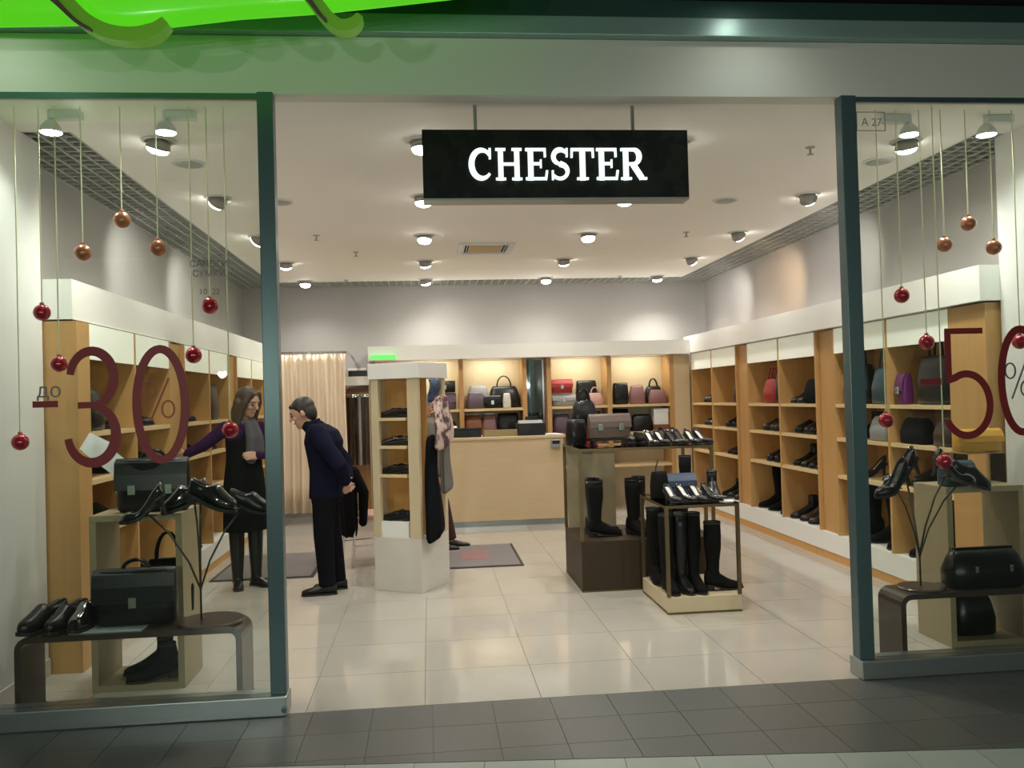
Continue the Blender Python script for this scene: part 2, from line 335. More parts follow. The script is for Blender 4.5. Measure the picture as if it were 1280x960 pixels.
# windows
def window(n, x0, x1, px0, px1):
    e = bpy.data.objects.new('window_%d' % n, None); COL.objects.link(e); e.location = ((x0 + x1) / 2, YF, 0); struct(e); c = e.location.x
    bx('glass_pane', GLASS, e, min(x0, px1) - c if n == 1 else px1 - c, (px0 if n == 1 else x1) - c, -.006, .006, .1, 3.145)
    bx('post', POST, e, px0 - c, px1 - c, -.04, .04, 0.1, 3.148, bevel=.004)
    bx('plinth', STEEL, e, x0 - c, x1 - c, -.07, .07, 0, .10, bevel=.006)
    bx('top_rail', POST, e, x0 - c if n == 1 else px1 - c, px0 - c if n == 1 else x1 - c, -.012, .012, 3.12, 3.149)
    return e
w1 = window(1, -2.305, -0.745, -0.83, -0.75)
w2 = window(2, 2.26, 3.755, 2.265, 2.35)
obj('lock_knob', MB().tube([(0, 0, 0), (0, -.03, 0)], .014, 10).mesh('lock_knob', POST), w1, loc=(0.77, -.07, .04))

# ================================================================== SPOTLIGHTS AND CEILING FITTINGS
ring_me = MB().lathe([(.078, 0), (.10, 0), (.10, -.008), (.078, -.012), (.078, 0)], 24, cap=False).mesh('trim_ring', PLASTIC, smooth=True)
can_me = MB().lathe([(.03, .035), (.062, .02), (.072, -.03), (.067, -.03), (.06, -.014), (.03, -.005)], 20).mesh('lamp_can', LAMPD, smooth=True)
bulb_me = MB().lathe([(.062, -.020), (.065, -.036), (.055, -.052), (.032, -.062), (.004, -.064)], 20).mesh('bulb', LAMPE, smooth=True)
cols = {-1.56: 'left', 0.0: 'centre-left', 1.6: 'centre-right', 3.12: 'right'}
rowsn = ['first', 'second', 'third', 'fourth', 'rearmost']
ROWS = [5.3, 6.76, 8.36, 9.9, 11.43]
AIM = {(-1.56, 0): (-2.6, 6.3, 1.2), (-1.56, 1): (-2.5, 7.6, 2.6), (-1.56, 2): (-2.5, 9.2, 2.6), (-1.56, 3): (-1.7, 11.42, 1.2), (-1.56, 4): (-1.6, 10.8, 0),
       (3.12, 0): (3.9, 6.2, 1.4), (3.12, 1): (4.0, 7.9, 2.6), (3.12, 2): (4.0, 9.4, 2.6), (3.12, 3): (4.0, 10.9, 2.6), (3.12, 4): (3.4, 11.9, 1.2),
       (0.0, 0): (0.2, 5.2, 0), (0.0, 1): (-.1, 6.8, 0), (1.6, 0): (1.7, 5.4, 0), (1.6, 1): (1.8, 6.5, 0), (0.0, 2): (-0.3, 7.4, 0), (0.0, 3): (0.3, 11.5, 1.5), (0.0, 4): (0.4, 12.1, 2.0), (1.6, 2): (1.8, 7.2, 0), (1.6, 3): (2.0, 11.5, 1.5), (1.6, 4): (1.6, 10.6, 0)}
for (x, r), tg in AIM.items():
    y = ROWS[r]
    t = thing('ceiling_spotlight', 'round swivel spotlight in the %s ceiling row, %s counting from the shopfront' % (cols[x], rowsn[r]), 'spotlight', (x, y, ZC), group='recessed ceiling spotlights')
    obj('trim_ring', ring_me, t)
    d = (Vector(tg) - Vector((x, y, ZC))).normalized(); tilt = Vector((d.x * .6, d.y * .6, d.z)).normalized()
    q = tilt.to_track_quat('-Z', 'Y').to_euler()
    c = obj('lamp_can', can_me, t, loc=(0, 0, -.02), rot=q); obj('bulb', bulb_me, c)
    L = Vector((x, y, ZC - .03)) + tilt * .10
    wall = abs(x) > 1.5 and x != 1.6 and r in (1, 2, 3) and not (x < 0 and r == 3)
    warm = (x == 3.12 and r == 2)
    spot(L, tg, LAMP_W * (1.7 if wall else (.3 if (x == 0.0 and r == 4) else 1.0)), 62 if wall else 110, .95, (1, .70, .42) if warm else ((1, .96, .92) if wall else (1, .95, .87)), .05)
    spot(L, (x, y, 0), LAMP_W * .85, 142, .8, (1, .97, .90), .08)      # the lamp's wide spill
vent_me = MB().lathe([(.004, -.018), (.06, -.02), (.085, -.012), (.09, 0)], 24).mesh('speaker_cover', SLAT, smooth=True)
for x, y, l in ((-1.52, 5.8, 'left of the sign, nearest the left window'), (-1.12, 6.91, 'just right of the left door post'), (2.5, 6.95, 'right of the hanging sign'), (3.19, 5.77, 'behind the right window lamps')):
    t = thing('ceiling_speaker', 'flat round grey ceiling disc ' + l, 'ceiling vent', (x, y, ZC), group='flat round ceiling discs'); obj('cover', vent_me, t)
    obj('rim', MB().lathe([(.09, 0), (.11, 0), (.11, -.006), (.09, -.008)], 24).mesh('rim', PLASTIC), t)
for x, y, l in ((-1.02, 8.31, 'left, above the man'), (-0.73, 9.26, 'left of the air-conditioner grille'), (2.54, 5.44, 'nearest the right door post'), (2.58, 8.33, 'right, midway back'), (2.6, 11.39, 'right, by the back wall'), (-1.03, 11.39, 'left, by the back wall')):
    t = thing('sprinkler_head', 'small dark sprinkler head on the ceiling, ' + l, 'sprinkler', (x, y, ZC), group='ceiling sprinkler heads')
    obj('flange', MB().lathe([(.004, -.008), (.03, -.006), (.032, 0)], 14).mesh('flange', SLAT), t)
    obj('nozzle', MB().lathe([(.008, 0), (.008, -.045), (.003, -.046)], 8).mesh('nozzle', LAMPD), t)
    obj('deflector', MB().lathe([(.004, -.045), (.022, -.046), (.022, -.049), (.004, -.05)], 12).mesh('deflector', LAMPD), t)
t = thing('air_conditioner', 'square air-conditioner cassette set in the ceiling behind the sign', 'air conditioner', (0.64, 9.1, ZC))
fr = MB()
for a in ((-.29, .29, -.32, -.26), (-.29, .29, .26, .32), (-.29, -.23, -.26, .26), (.23, .29, -.26, .26)): fr.box(*a, -.02, 0)
obj('frame', fr.mesh('frame', PLASTIC), t); bx('grille_panel', CREAM, t, -.17, .17, -.2, .2, -.012, 0)
for s in (-1, 1): bx('air_slot', BLACKC, t, s * .2 - .02, s * .2 + .02, -.24, .24, -.006, 0)
for s in (-1, 1): bx('louvre', PLASTIC, t, s * .2 - .004, s * .2 + .004, -.24, .24, -.012, -.007)
for k in range(7): bx('slat', BEECHL, t, -.165, .165, -.18 + k * .06 - .008, -.18 + k * .06 + .008, -.018, -.012)
# strip lamps behind the back valance
for x_, w_ in ((.87, .55), (2.05, .55), (2.91, .55), (.05, .5)): area((x_, 11.74, 2.06), (R(35), 0, 0), w_, .05, 3.5, (1, .96, .80))
# track spots over the shop windows
def track_spot(x, y, side, l):
    t = thing('track_spotlight', l, 'spotlight', (x, y, ZC), group='bell-shaped window spotlights')
    bx('ballast', PLASTIC, t, min(0, side * .16), max(0, side * .16), -.03, .03, -.045, 0, bevel=.005)
    obj('stem', MB().tube([(0, 0, 0), (0, 0, -.06)], .016, 12).mesh('stem', PLASTIC), t)
    s = obj('shade', MB().lathe([(.02, -.05), (.03, -.058), (.05, -.085), (.058, -.115), (.055, -.115), (.045, -.085), (.02, -.065)], 24).mesh('shade', PLASTIC, smooth=True), t)
    obj('bulb', MB().lathe([(.054, -.112), (.05, -.118), (.03, -.124), (.004, -.126)], 20).mesh('bulb', LAMPE, smooth=True), s)
    spot((x, y, ZC - .14), (x + side * .1, y + .15, 0), LAMP_W * .55, 150, .7, (.93, 1, .94), .05)
track_spot(-1.96, 4.78, 1, 'bell-shaped white spotlight at the far left of the left window')
track_spot(-1.37, 4.78, 1, 'bell-shaped white spotlight nearer the left door post')
track_spot(2.85, 4.80, -1, 'bell-shaped white spotlight nearer the right door post')
track_spot(3.33, 4.80, 1, 'bell-shaped white spotlight at the far right of the right window')
# mall downlights near the shop front, added unseen pendants that light the fascia
for i, (x, y) in enumerate(((-2.1, 4.1), (1.75, 4.1))):
    t = thing('mall_downlight', 'round mall downlight in the dark ceiling %s' % ('by the green canopy', 'right of the shop sign')[i], 'downlight', (x, y, 3.66), group='mall downlights')
    obj('trim_ring', ring_me, t); obj('bulb', MB().lathe([(.06, -.004), (.05, -.012), (.004, -.014)], 20).mesh('bulb', LAMPE), t)
    spot((x, y, 3.63), (x, y + .05, 0), MALL_W * .2, 150, .9, (.86, 1, .93), .06)
for i, x in enumerate((-2.4, -.6, 1.2, 3.0)):
    t = thing('added_fill_pendant', 'added unseen pendant lighting the shop fascia, %s from the left' % ('first', 'second', 'third', 'fourth')[i], 'added fill lamp', (x, -1.4, 1.95), group='added fascia fill lamps')
    obj('shade', MB().lathe([(.02, .12), (.05, .10), (.12, .0), (.115, .0), (.045, .095), (.02, .11)], 24).mesh('shade', PLASTIC, smooth=True), t)
    obj('cord', MB().tube([(0, 0, .12), (0, 0, 1.71)], .005, 6).mesh('cord', SOLE), t); obj('bulb', MB().ball((0, 0, .03), .035, 12, 9).mesh('bulb', LAMPE, smooth=True), t)
    spot((x, -1.4, 1.93), (x * .8 + .1, 4.5, 2.85), MALL_W * 4.2, 100, .7, (.92, 1, .90), .045)

# ================================================================== SHELVING
ITEMS = []
def wall_unit(side, y0, y1, ymid, label, colw=0.0, endcol=None):
    """side -1 left / +1 right. A two-bay unit; front plane xf, back near the wall."""
    xf, xb = (-2.08, -2.495) if side < 0 else (3.60, 3.995)
    u = thing('shelving_unit', label, 'shelving', (xf, (y0 + y1) / 2, 0)); cy = (y0 + y1) / 2
    D = abs(xb - xf); t = .03
    def P(name, m, a, b, ya, yb, za, zb, bevel=0):     # a,b = depth behind the front
        xs = sorted((side * a, side * b)); return bx(name, m, u, xs[0], xs[1], ya - cy, yb - cy, za, zb, bevel)
    for y in (y0, ymid, y1): P('upright', UPR, .0, D, y - t / 2, y + t / 2, .25, 2.09)
    P('back_panel', BEECH, D - .015, D, y0 + t / 2, y1 - t / 2, .25, 2.09)
    ye = y1 + (colw - t / 2 - .002 if colw else t / 2)
    P('plinth', LAM, 0, D, y0 - t / 2, ye, .075, .249); P('baseboard', BEECH, .012, D, y0 - t / 2, ye, 0, .075)
    if colw: P('filler_panel', UPR, .03, .05, y1 + t / 2, y1 + colw - t / 2 - .002, .25, 2.09)
    if endcol: P('end_column', UPR, .0, D, endcol, y0 - t / 2, 0.0, 2.09)
    for a, b in ((y0, ymid), (ymid, y1)):
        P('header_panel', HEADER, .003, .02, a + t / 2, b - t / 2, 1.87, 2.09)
        for z in (1.42, 1.12, .79):
            s = P('shelf', BEECHL, .004, D - .016, a + t / 2, b - t / 2, z - .03, z)
    return u
wall_unit(1, 9.86, 11.6, 10.74, 'beech shoe shelving unit at the far end of the right wall')
wall_unit(1, 7.76, 9.5, 8.62, 'beech shoe shelving unit in the middle of the right wall', .36)
wall_unit(1, 5.66, 7.4, 6.5, 'beech shoe shelving unit nearest the right window', .36, 5.27)
wall_unit(-1, 5.55, 7.23, 6.4, 'beech shoe shelving unit behind the left window display', .42, 5.37)
wall_unit(-1, 7.65, 9.27, 8.5, 'beech shoe shelving unit behind the woman', .42)
wall_unit(-1, 9.69, 11.28, 10.48, 'beech shoe shelving unit at the far end of the left wall')
va = tag(bx('valance', LAM, None, 3.55, 3.995, 5.24, 11.72, 2.10, 2.33), 'long white valance over the right wall shelving', 'valance')
va = tag(bx('valance', LAM, None, -2.495, -2.10, 5.365, 11.3, 2.10, 2.34), 'long white valance over the left wall shelving', 'valance')
va = tag(bx('valance', LAM, None, -0.78, 3.545, 11.45, 12.09, 2.09, 2.28), 'long white valance over the bag shelves behind the counter', 'valance')
# back unit
u = thing('shelving_unit', 'beech bag shelving behind the sales counter', 'shelving', (1.4, 12.09, 0))
def B(name, m, x0, x1, y0, y1, z0, z1): return bx(name, m, u, x0 - 1.4, x1 - 1.4, y0 - 12.09, y1 - 12.09, z0, z1)
for x in (-0.74, 0.44, 1.30, 1.635, 2.47, 3.345): B('upright', UPR, x - .03, x + .03, 11.66, 12.09, 0, 2.085)
for a, b in ((-0.71, .41), (.47, 1.27), (1.665, 2.44), (2.5, 3.315)):
    B('back_panel', CREAM, a, b, 12.07, 12.09, 0, 2.085)
    for z in (1.42, 1.04, .6): B('shelf', BEECHL, a, b, 11.67, 12.069, z - .035, z)
B('filler_panel', MAPLE, 3.376, 3.60, 11.66, 11.7, 0, 2.085)
t = thing('wall_mirror', 'tall narrow mirror between the bag shelves', 'mirror', (1.467, 11.9, 0))
bx('mirror_glass', MIRROR, t, -.13, .13, -.01, 0, .5, 2.08); bx('backing', BEECH, t, -.13, .13, .002, .02, .5, 2.08)
# counter
t = thing('sales_counter', 'pale maple sales counter in front of the bag shelves', 'counter', (0.5, 10.5, 0))
bx('front_panel', MAPLE, t, -1.14, 1.13, 0, .04, .07, 1.05); bx('kick_plate', STEEL, t, -1.14, 1.13, .015, .04, 0, .069)
bx('worktop', MAPLE, t, -1.15, 1.14, -.01, .62, 1.051, 1.085, .004); bx('side_panel', MAPLE, t, 1.09, 1.13, .041, .6, 0, 1.05); bx('side_panel', MAPLE, t, -1.14, -1.1, .041, .6, 0, 1.05)
# display tower, turned
A = Vector((-0.48, 7.25)); F = Vector((-0.09, 7.03)); C_ = Vector((0.12, 7.45)); ang = math.atan2((F - A).y, (F - A).x)
tw = thing('display_tower', 'free-standing square shoe display column with grey base and cap', 'display stand', (A.x, A.y, 0), ang)
W = (F - A).length; Dp = (C_ - F).length
bx('base', GREYLAM, tw, 0, W, 0, Dp, 0, .44, .003); bx('cap', LAM, tw, -.015, W + .015, -.015, Dp + .015, 1.74, 1.87, .003)
bx('post', CREAM, tw, 0, .07, 0, .04, .441, 1.739); bx('post', CREAM, tw, W - .10, W, 0, .04, .441, 1.739); bx('post', CREAM, tw, W - .04, W, Dp - .05, Dp, .441, 1.739); bx('post', CREAM, tw, 0, .05, Dp - .05, Dp, .441, 1.739)
bx('side_panel', CREAM, tw, 0, .02, .041, Dp - .051, .441, 1.739); bx('back_panel', BEECH, tw, .021, W - .041, Dp - .27, Dp - .25, .441, 1.739)
bx('partition', BEECH, tw, W - .12, W - .10, .041, Dp - .271, .441, 1.739)
for z in (1.42, 1.19, .955): bx('shelf', BEECHL, tw, .022, W - .121, .002, Dp - .272, z - .025, z)
bx('riser', LAM, tw, .071, W - .121, .01, Dp - .275, .442, .57)

# glass display cases
def frame_case(name, label, x0, x1, y0, y1, h, basez, basemat, post=.025):
    t = thing(name, label, 'display case', ((x0 + x1) / 2, (y0 + y1) / 2, 0)); W, D = (x1 - x0) / 2, (y1 - y0) / 2
    bx('base', basemat, t, -W + .003, W - .003, -D + .003, D - .003, .012, basez, .003); bx('skirting', BRONZE, t, -W, W, -D, D, 0, .012)
    for sx in (-1, 1):
        for sy in (-1, 1): bx('post', BRONZE, t, sx * W - (post if sx > 0 else 0), sx * W + (0 if sx > 0 else post), sy * D - (post if sy > 0 else 0), sy * D + (0 if sy > 0 else post), basez + .001, h - .026)
    bx('rail', BRONZE, t, -W, W, -D, -D + post, h - .025, h - .006); bx('rail', BRONZE, t, -W, W, D - post, D, h - .025, h - .006)
    bx('rail', BRONZE, t, -W, -W + post, -D + post + .001, D - post - .001, h - .025, h - .006); bx('rail', BRONZE, t, W - post, W, -D + post + .001, D - post - .001, h - .025, h - .006)
    bx('glass_top', CASEG, t, -W, W, -D, D, h - .005, h)
    return t
big = frame_case('display_case', 'taller glass-topped display case on a brown block base', 1.17, 2.27, 6.78, 7.6, 1.14, .40, BROWN)
bx('back_panel', BOXW, big, -.525, -.10, .34, .36, .401, 1.113)
small = frame_case('display_case', 'lower bronze-framed display case with boots inside, nearest the doorway', 1.635, 2.175, 5.97, 6.70, .77, .12, CREAM)

# ================================================================== SHOES AND BAGS
def foot_rings(L, hh, st, openend, closedtop):
    rs = []
    for s, wv, h, op in st:
        k = max(0.0, 1 - s / .64); zb = .010 + hh * (k * k * (3 - 2 * k) if k < 1 else 1) + (.006 * ((s - .85) / .15) if s > .85 else 0)
        x = s * L
        zi = zb + (max(.008, h * .35) if op else h * 1.22); zc = zb + (max(.006, h * .28) if op else h * 1.32)
        rs.append([(x, -wv * .86, zb), (x, -wv, zb + .38 * h), (x, -wv * .80, zb + h), (x, -wv * .50, zi), (x, 0, zc), (x, wv * .50, zi), (x, wv * .80, zb + h), (x, wv, zb + .38 * h), (x, wv * .86, zb), (x, 0, zb)])
    return rs
STY = {
 'court': dict(L=.25, hh=.065, st=[(0, .016, .052, 0), (.03, .026, .055, 1), (.15, .031, .048, 1), (.33, .029, .034, 1), (.5, .032, .028, 1), (.62, .036, .030, 1), (.70, .037, .030, 0), (.82, .033, .027, 0), (.93, .021, .020, 0), (1.0, .006, .010, 0)]),
 'oxford': dict(L=.30, hh=.022, st=[(0, .02, .060, 0), (.03, .032, .070, 1), (.14, .038, .066, 1), (.28, .037, .066, 1), (.38, .038, .074, 1), (.45, .041, .070, 0), (.6, .046, .055, 0), (.75, .047, .042, 0), (.90, .037, .032, 0), (.97, .022, .024, 0), (1.0, .008, .014, 0)]),
 'ankle': dict(L=.29, hh=.035, st=[(0, .02, .06, 0), (.03, .034, .08, 0), (.14, .040, .09, 0), (.28, .040, .09, 0), (.42, .041, .075, 0), (.6, .045, .055, 0), (.75, .045, .042, 0), (.90, .035, .032, 0), (.97, .021, .024, 0), (1.0, .008, .014, 0)]),
}
SHOE = {}
def shoe_parts(kind, shaft=0):
    key = (kind, shaft)
    if key in SHOE: return SHOE[key]
    S_ = STY[kind]; L, hh, st = S_['L'], S_['hh'], S_['st']
    P = []
    m = MB().rings(foot_rings(L, hh, st, 0, 0)); P.append(('upper', m.mesh('upper', BLK, smooth=True, sub=1), 'upper'))
    rs = []
    for s, wv, h, op in st:
        k = max(0.0, 1 - s / .64); zb = .010 + hh * (k * k * (3 - 2 * k) if k < 1 else 1) + (.006 * ((s - .85) / .15) if s > .85 else 0)
        x = s * L + (.004 if s > .9 else (-.003 if s < .05 else 0)); a = wv * .95 + .002
        rs.append([(x, -a, zb - .009), (x, a, zb - .009), (x, a, zb + .003), (x, -a, zb + .003)])
    P.append(('sole', MB().rings(rs).mesh('sole', SOLE), 'sole'))
    zt = hh + .006
    if kind == 'court': hr = [se(.026, 0, zt, .024, .022, 10, 2.6), se(.020, 0, zt * .55, .011, .011, 10, 2.6), se(.016, 0, 0, .009, .009, 10, 2.6)]
    else: hr = [se(.036, 0, zt, .036, .032, 10, 3.5), se(.034, 0, 0, .033, .030, 10, 3.5)]
    P.append(('heel', MB().rings(hr).mesh('heel', SOLE), 'heel'))
    if not shaft:
        ins = MB(); r0 = []
        for s in (.05, .12, .22, .33, .43):
            k = max(0.0, 1 - s / .64); zb = .010 + hh * (k * k * (3 - 2 * k)); i = max(j for j in range(len(st)) if st[j][0] <= s); wv = st[i][1] * .62; h = st[i][2]
            z = zb + max(.012, h * .45); r0.append([(s * L, -wv, z), (s * L, wv, z), (s * L, wv, z - .003), (s * L, -wv, z - .003)])
        P.append(('insole', ins.rings(r0).mesh('insole', INSD), 'insole'))
    else:
        H = shaft; rr = []
        for z, a, b, cx in ((.05, .05, .036, .075), (.09, .048, .036, .07), (.13, .044, .037, .066), (.20, .048, .042, .066), (.30, .060, .052, .068), (.38, .062, .055, .068), (.45, .060, .054, .068)):
            if z < H: rr.append(se(cx, 0, z + hh * .4, a, b, 14, 2.3)); la, lb, lc = a, b, cx
        rr.append(se(lc, 0, H, la, lb, 14, 2.3)); rr.append(se(lc, 0, H, la - .006, lb - .006, 14, 2.3)); rr.append(se(lc, 0, H - .04, la - .008, lb - .008, 14, 2.3))
        P.append(('shaft', MB().rings(rr).mesh('shaft', BLK, smooth=True), 'upper'))
        P.append(('cuff', MB().rings([se(lc, 0, H - .02, la + .002, lb + .002, 14, 2.3), se(lc, 0, H - .006, la + .002, lb + .002, 14, 2.3)]).mesh('cuff', SOLE, smooth=True), 'sole'))
    SHOE[key] = P; return P
def shoe(kind, loc, rz, label, group, m=None, ins=None, shaft=0, pitch=0, sc=1.0, cat=None):
    nm = 'boot' if shaft else ('court_shoe' if kind == 'court' else 'lace_up_shoe')
    t = thing(nm, label, cat or ('boot' if shaft else 'shoe'), loc, rz, group, rot=(0, pitch, rz), sc=sc)
    for name, me, role in shoe_parts(kind, shaft):
        mm = {'upper': m or BLK, 'insole': ins or INSD}.get(role)
        obj(name, me, t, mm)
    return t
BAGC = {}
def bag(kind, w, h, d, loc, rz, label, m, group=None, clasp=1, handle=True, tilt=0, cat='bag'):
    nm = {'brief': 'briefcase', 'hand': 'handbag', 'clutch': 'clutch_bag', 'tote': 'tote_bag', 'doctor': 'travel_bag'}[kind]
    t = thing(nm, label, 'briefcase' if kind == 'brief' else cat, loc, rz, group, rot=(tilt, 0, rz))
    tp = {'brief': .97, 'hand': .74, 'clutch': .94, 'tote': .9, 'doctor': .80}[kind]; td = {'brief': .8, 'hand': .45, 'clutch': .6, 'tote': .6, 'doctor': .35}[kind]
    rs = [se(0, 0, 0.002, w / 2 * .90, d / 2 * .82), se(0, 0, h * .06, w / 2 * .98, d / 2 * .98), se(0, 0, h * .45, w / 2, d / 2), se(0, 0, h * .85, w / 2 * (tp * .6 + .4), d / 2 * (td * .6 + .4)), se(0, 0, h * .97, w / 2 * tp, d / 2 * td), se(0, 0, h, w / 2 * tp * .92, d / 2 * td * .7)]
    obj('body', MB().rings(rs).mesh('body', m, smooth=True), t)
    if kind in ('brief', 'clutch'):
        fz = h * (.42 if kind == 'brief' else .45); a = w / 2 * .985
        pr_ = [(-d / 2 * .35, h + .004), (-d / 2 * td - .006, h * .93), (-d / 2 * .93 - .008, h * .7), (-d / 2 - .010, fz)]
        f = MB(); o = [(-a, y, z) for y, z in pr_] + [(-a, y + .006, z - .002) for y, z in reversed(pr_)]
        f.rings([o, [(a, y, z) for x_, y, z in o]]); obj('flap', f.mesh('flap', m), t)
        for k in range(clasp):
            x = 0 if clasp == 1 else (-.25 + .5 * k) * w
            c = obj('clasp', MB().box(x - .02, x + .02, -d / 2 - .022, -d / 2 - .008, fz - .025, fz + .03).mesh('clasp', CLASP, bevel=.003), t)
    if kind == 'doctor':
        obj('frame_bar', MB().box(-w / 2 * .76, w / 2 * .76, -.012, .012, h, h + .012).mesh('frame_bar', m, bevel=.003), t)
        for s in (-.22, .22): obj('buckle', MB().box(s * w - .008, s * w + .008, -d / 2 - .012, -d / 2 - .001, h * .45, h * .62).mesh('buckle', CLASP, bevel=.002), t)
    if kind == 'hand':
        obj('zip', MB().box(-w / 2 * .66, w / 2 * .66, -.004, .004, h - .002, h + .004).mesh('zip', CLASP), t)
    if handle:
        hw = w * {'brief': .16, 'hand': .22, 'clutch': .1, 'tote': .2, 'doctor': .2}[kind]; hz = {'brief': .05, 'hand': .6, 'clutch': .02, 'tote': .7, 'doctor': .3}[kind] * (h if kind in ('hand', 'tote', 'doctor') else 1) * (.8 if kind != 'brief' else 1)
        for y in ((0,) if kind in ('brief', 'clutch') else (-d * .12, d * .12)):
            pts = [(-hw, y, h * .96)] + [(-hw * math.cos(math.pi * k / 10), y, h * .985 + hz * math.sin(math.pi * k / 10)) for k in range(1, 10)] + [(hw, y, h * .96)]
            obj('handle', MB().tube(pts, .0085 if kind != 'brief' else .011, 7).mesh('handle', m, smooth=True), t)
    return t

# ------------------------------------------------------------------ goods on the wall shelves
BAYR = {'A': (11.6, 10.74, 'first'), 'B': (10.74, 9.86, 'second'), 'C': (9.5, 8.62, 'third'), 'D': (8.62, 7.76, 'fourth'), 'E': (7.4, 6.5, 'fifth'), 'F': (6.5, 5.66, 'sixth')}
BAYL = {'a': (5.55, 6.4, 'sixth'), 'b': (6.4, 7.23, 'fifth'), 'c': (7.65, 8.5, 'fourth'), 'd': (8.5, 9.27, 'third'), 'e': (9.69, 10.48, 'second'), 'f': (10.48, 11.28, 'first')}
SHELF = {1: ('top', 1.42), 2: ('second', 1.12), 3: ('third', .79), 4: ('bottom', .25)}
def posw(i, n):
    if n == 1: return ''
    if n == 2: return (', farther of two', ', nearer of two')[i]
    if n == 3: return (', farthest', ', middle one', ', nearest')[i]
    return (', farthest', ', second farthest', ', third farthest', ', fourth farthest', ', fifth farthest')[i] if i < n - 1 else ', nearest'
def where(bay):
    return (BAYR[bay][2] + ' right-wall bay from back') if bay in BAYR else (BAYL[bay][2] + ' left-wall bay from back')
LOOK = {'BLK': 'black leather', 'PAT': 'shiny black', 'SUE': 'matt black', 'DBR': 'dark brown', 'TAN': 'tan', 'GREYB': 'grey'}
def row(bay, lv, n, kind, m='BLK', ins=None, shaft=0, f0=.12, f1=.88, jit=0.0, sc=None):
    side = 1 if bay in BAYR else -1; b = (BAYR if side > 0 else BAYL)[bay]; far, near = max(b[0], b[1]), min(b[0], b[1])
    sc = sc or ((1.05, 1.1, 1.15) if shaft else (1.05, 1.15, 1.5)); z = SHELF[lv][1]; L = STY[kind]['L'] * sc[0]
    for i in range(n):
        y = far + (near - far) * (f0 + (f1 - f0) * (i / (n - 1) if n > 1 else .5)); ms = m[i % len(m)] if isinstance(m, list) else m
        kd = {'court': 'court shoe', 'oxford': 'lace-up shoe', 'ankle': 'boot'}[kind]
        if shaft > .3: kd = 'tall boot'
        elif shaft: kd = 'ankle boot'
        lab = '%s %s, %s shelf, %s%s' % (LOOK[ms], kd, SHELF[lv][0], where(bay), posw(i, n))
        a = random.uniform(-.12, .12)
        if side > 0: loc, rz = (3.635 + L + random.uniform(0, .02), y, z), math.pi + a
        else: loc, rz = (-2.115 - L - random.uniform(0, .02), y, z), a
        shoe(kind, loc, rz, lab, 'shoes on the %s wall shelves' % ('right' if side > 0 else 'left'), globals()[ms], ins, shaft, sc=sc)
def wbag(bay, lv, f, kind, w, h, d, look, m, handle=True, dx=0.0):
    side = 1 if bay in BAYR else -1; b = (BAYR if side > 0 else BAYL)[bay]; far, near = max(b[0], b[1]), min(b[0], b[1])
    y = far + (near - far) * f; x = (3.63 + d / 2 + dx) if side > 0 else (-2.11 - d / 2 - dx)
    bag(kind, w, h, d, (x, y, SHELF[lv][1]), R(-90) if side > 0 else R(90), '%s on the %s shelf, %s' % (look, SHELF[lv][0], where(bay)), m, 'bags on the wall shelves', handle=handle)
# right wall
row('A', 1, 3, 'oxford', 'PAT', f0=.5, f1=.88); row('A', 2, 3, 'oxford', 'PAT', f0=.5, f1=.88); row('A', 3, 1, 'oxford', 'DBR', f0=.6, f1=.6); row('A', 4, 3, 'ankle', ['BLK', 'SUE'], shaft=.18, f0=.25)
wbag('B', 1, .84, 'hand', .20, .26, .14, 'dark brown upright handbag', DBR, False); row('B', 2, 3, 'oxford', 'BLK', f0=.4, f1=.85); row('B', 3, 3, 'ankle', 'BLK', shaft=.17, f0=.45, f1=.85); row('B', 4, 4, 'ankle', ['SUE', 'BLK', 'DBR'], shaft=.18, f0=.18)
wbag('C', 1, .55, 'hand', .32, .26, .15, 'red leather handbag', REDL); wbag('C', 1, .86, 'tote', .18, .33, .16, 'black upright tote bag', BLK, False)
row('C', 2, 4, 'oxford', 'PAT', f0=.38); row('C', 3, 3, 'oxford', 'BLK', f0=.45, f1=.86); row('C', 4, 3, 'ankle', 'SUE', shaft=.43, f0=.15, f1=.8)
row('D', 1, 2, 'ankle', 'PAT', shaft=.14, f0=.2, f1=.38); wbag('D', 1, .74, 'hand', .34, .24, .16, 'charcoal slouchy handbag', SUE, False)
row('D', 2, 4, 'oxford', ['BLK', 'PAT'], f0=.3, f1=.9); row('D', 3, 4, 'ankle', ['BLK', 'PAT'], shaft=.19, f0=.2, f1=.88); row('D', 4, 4, 'ankle', ['BLK', 'DBR', 'DBR', 'SUE'], shaft=.2, f0=.15)
wbag('E', 1, .30, 'tote', .36, .34, .16, 'black patent tote bag', BLK); wbag('E', 1, .78, 'hand', .30, .30, .15, 'dark teal handbag', TEAL)
row('E', 2, 1, 'ankle', 'SUE', shaft=.2, f0=.25, f1=.25); wbag('E', 2, .72, 'hand', .3, .2, .14, 'grey soft handbag', GREYB, False)
row('E', 3, 2, 'court', 'PAT', INSW, f0=.3, f1=.75); row('E', 4, 3, 'ankle', 'SUE', shaft=.43, f0=.15, f1=.8)
wbag('F', 1, .14, 'clutch', .11, .24, .10, 'purple bag standing for a reflection', PURP, False); wbag('F', 1, .62, 'tote', .42, .36, .17, 'large black tote bag', BLK); wbag('F', 2, .28, 'hand', .34, .2, .15, 'black slouchy handbag', SUE, False); wbag('F', 2, .76, 'hand', .25, .2, .14, 'dark brown handbag', DBR, False)
row('F', 3, 2, 'oxford', 'BLK', f0=.3, f1=.7); row('F', 4, 2, 'ankle', 'SUE', shaft=.4, f0=.2, f1=.5)
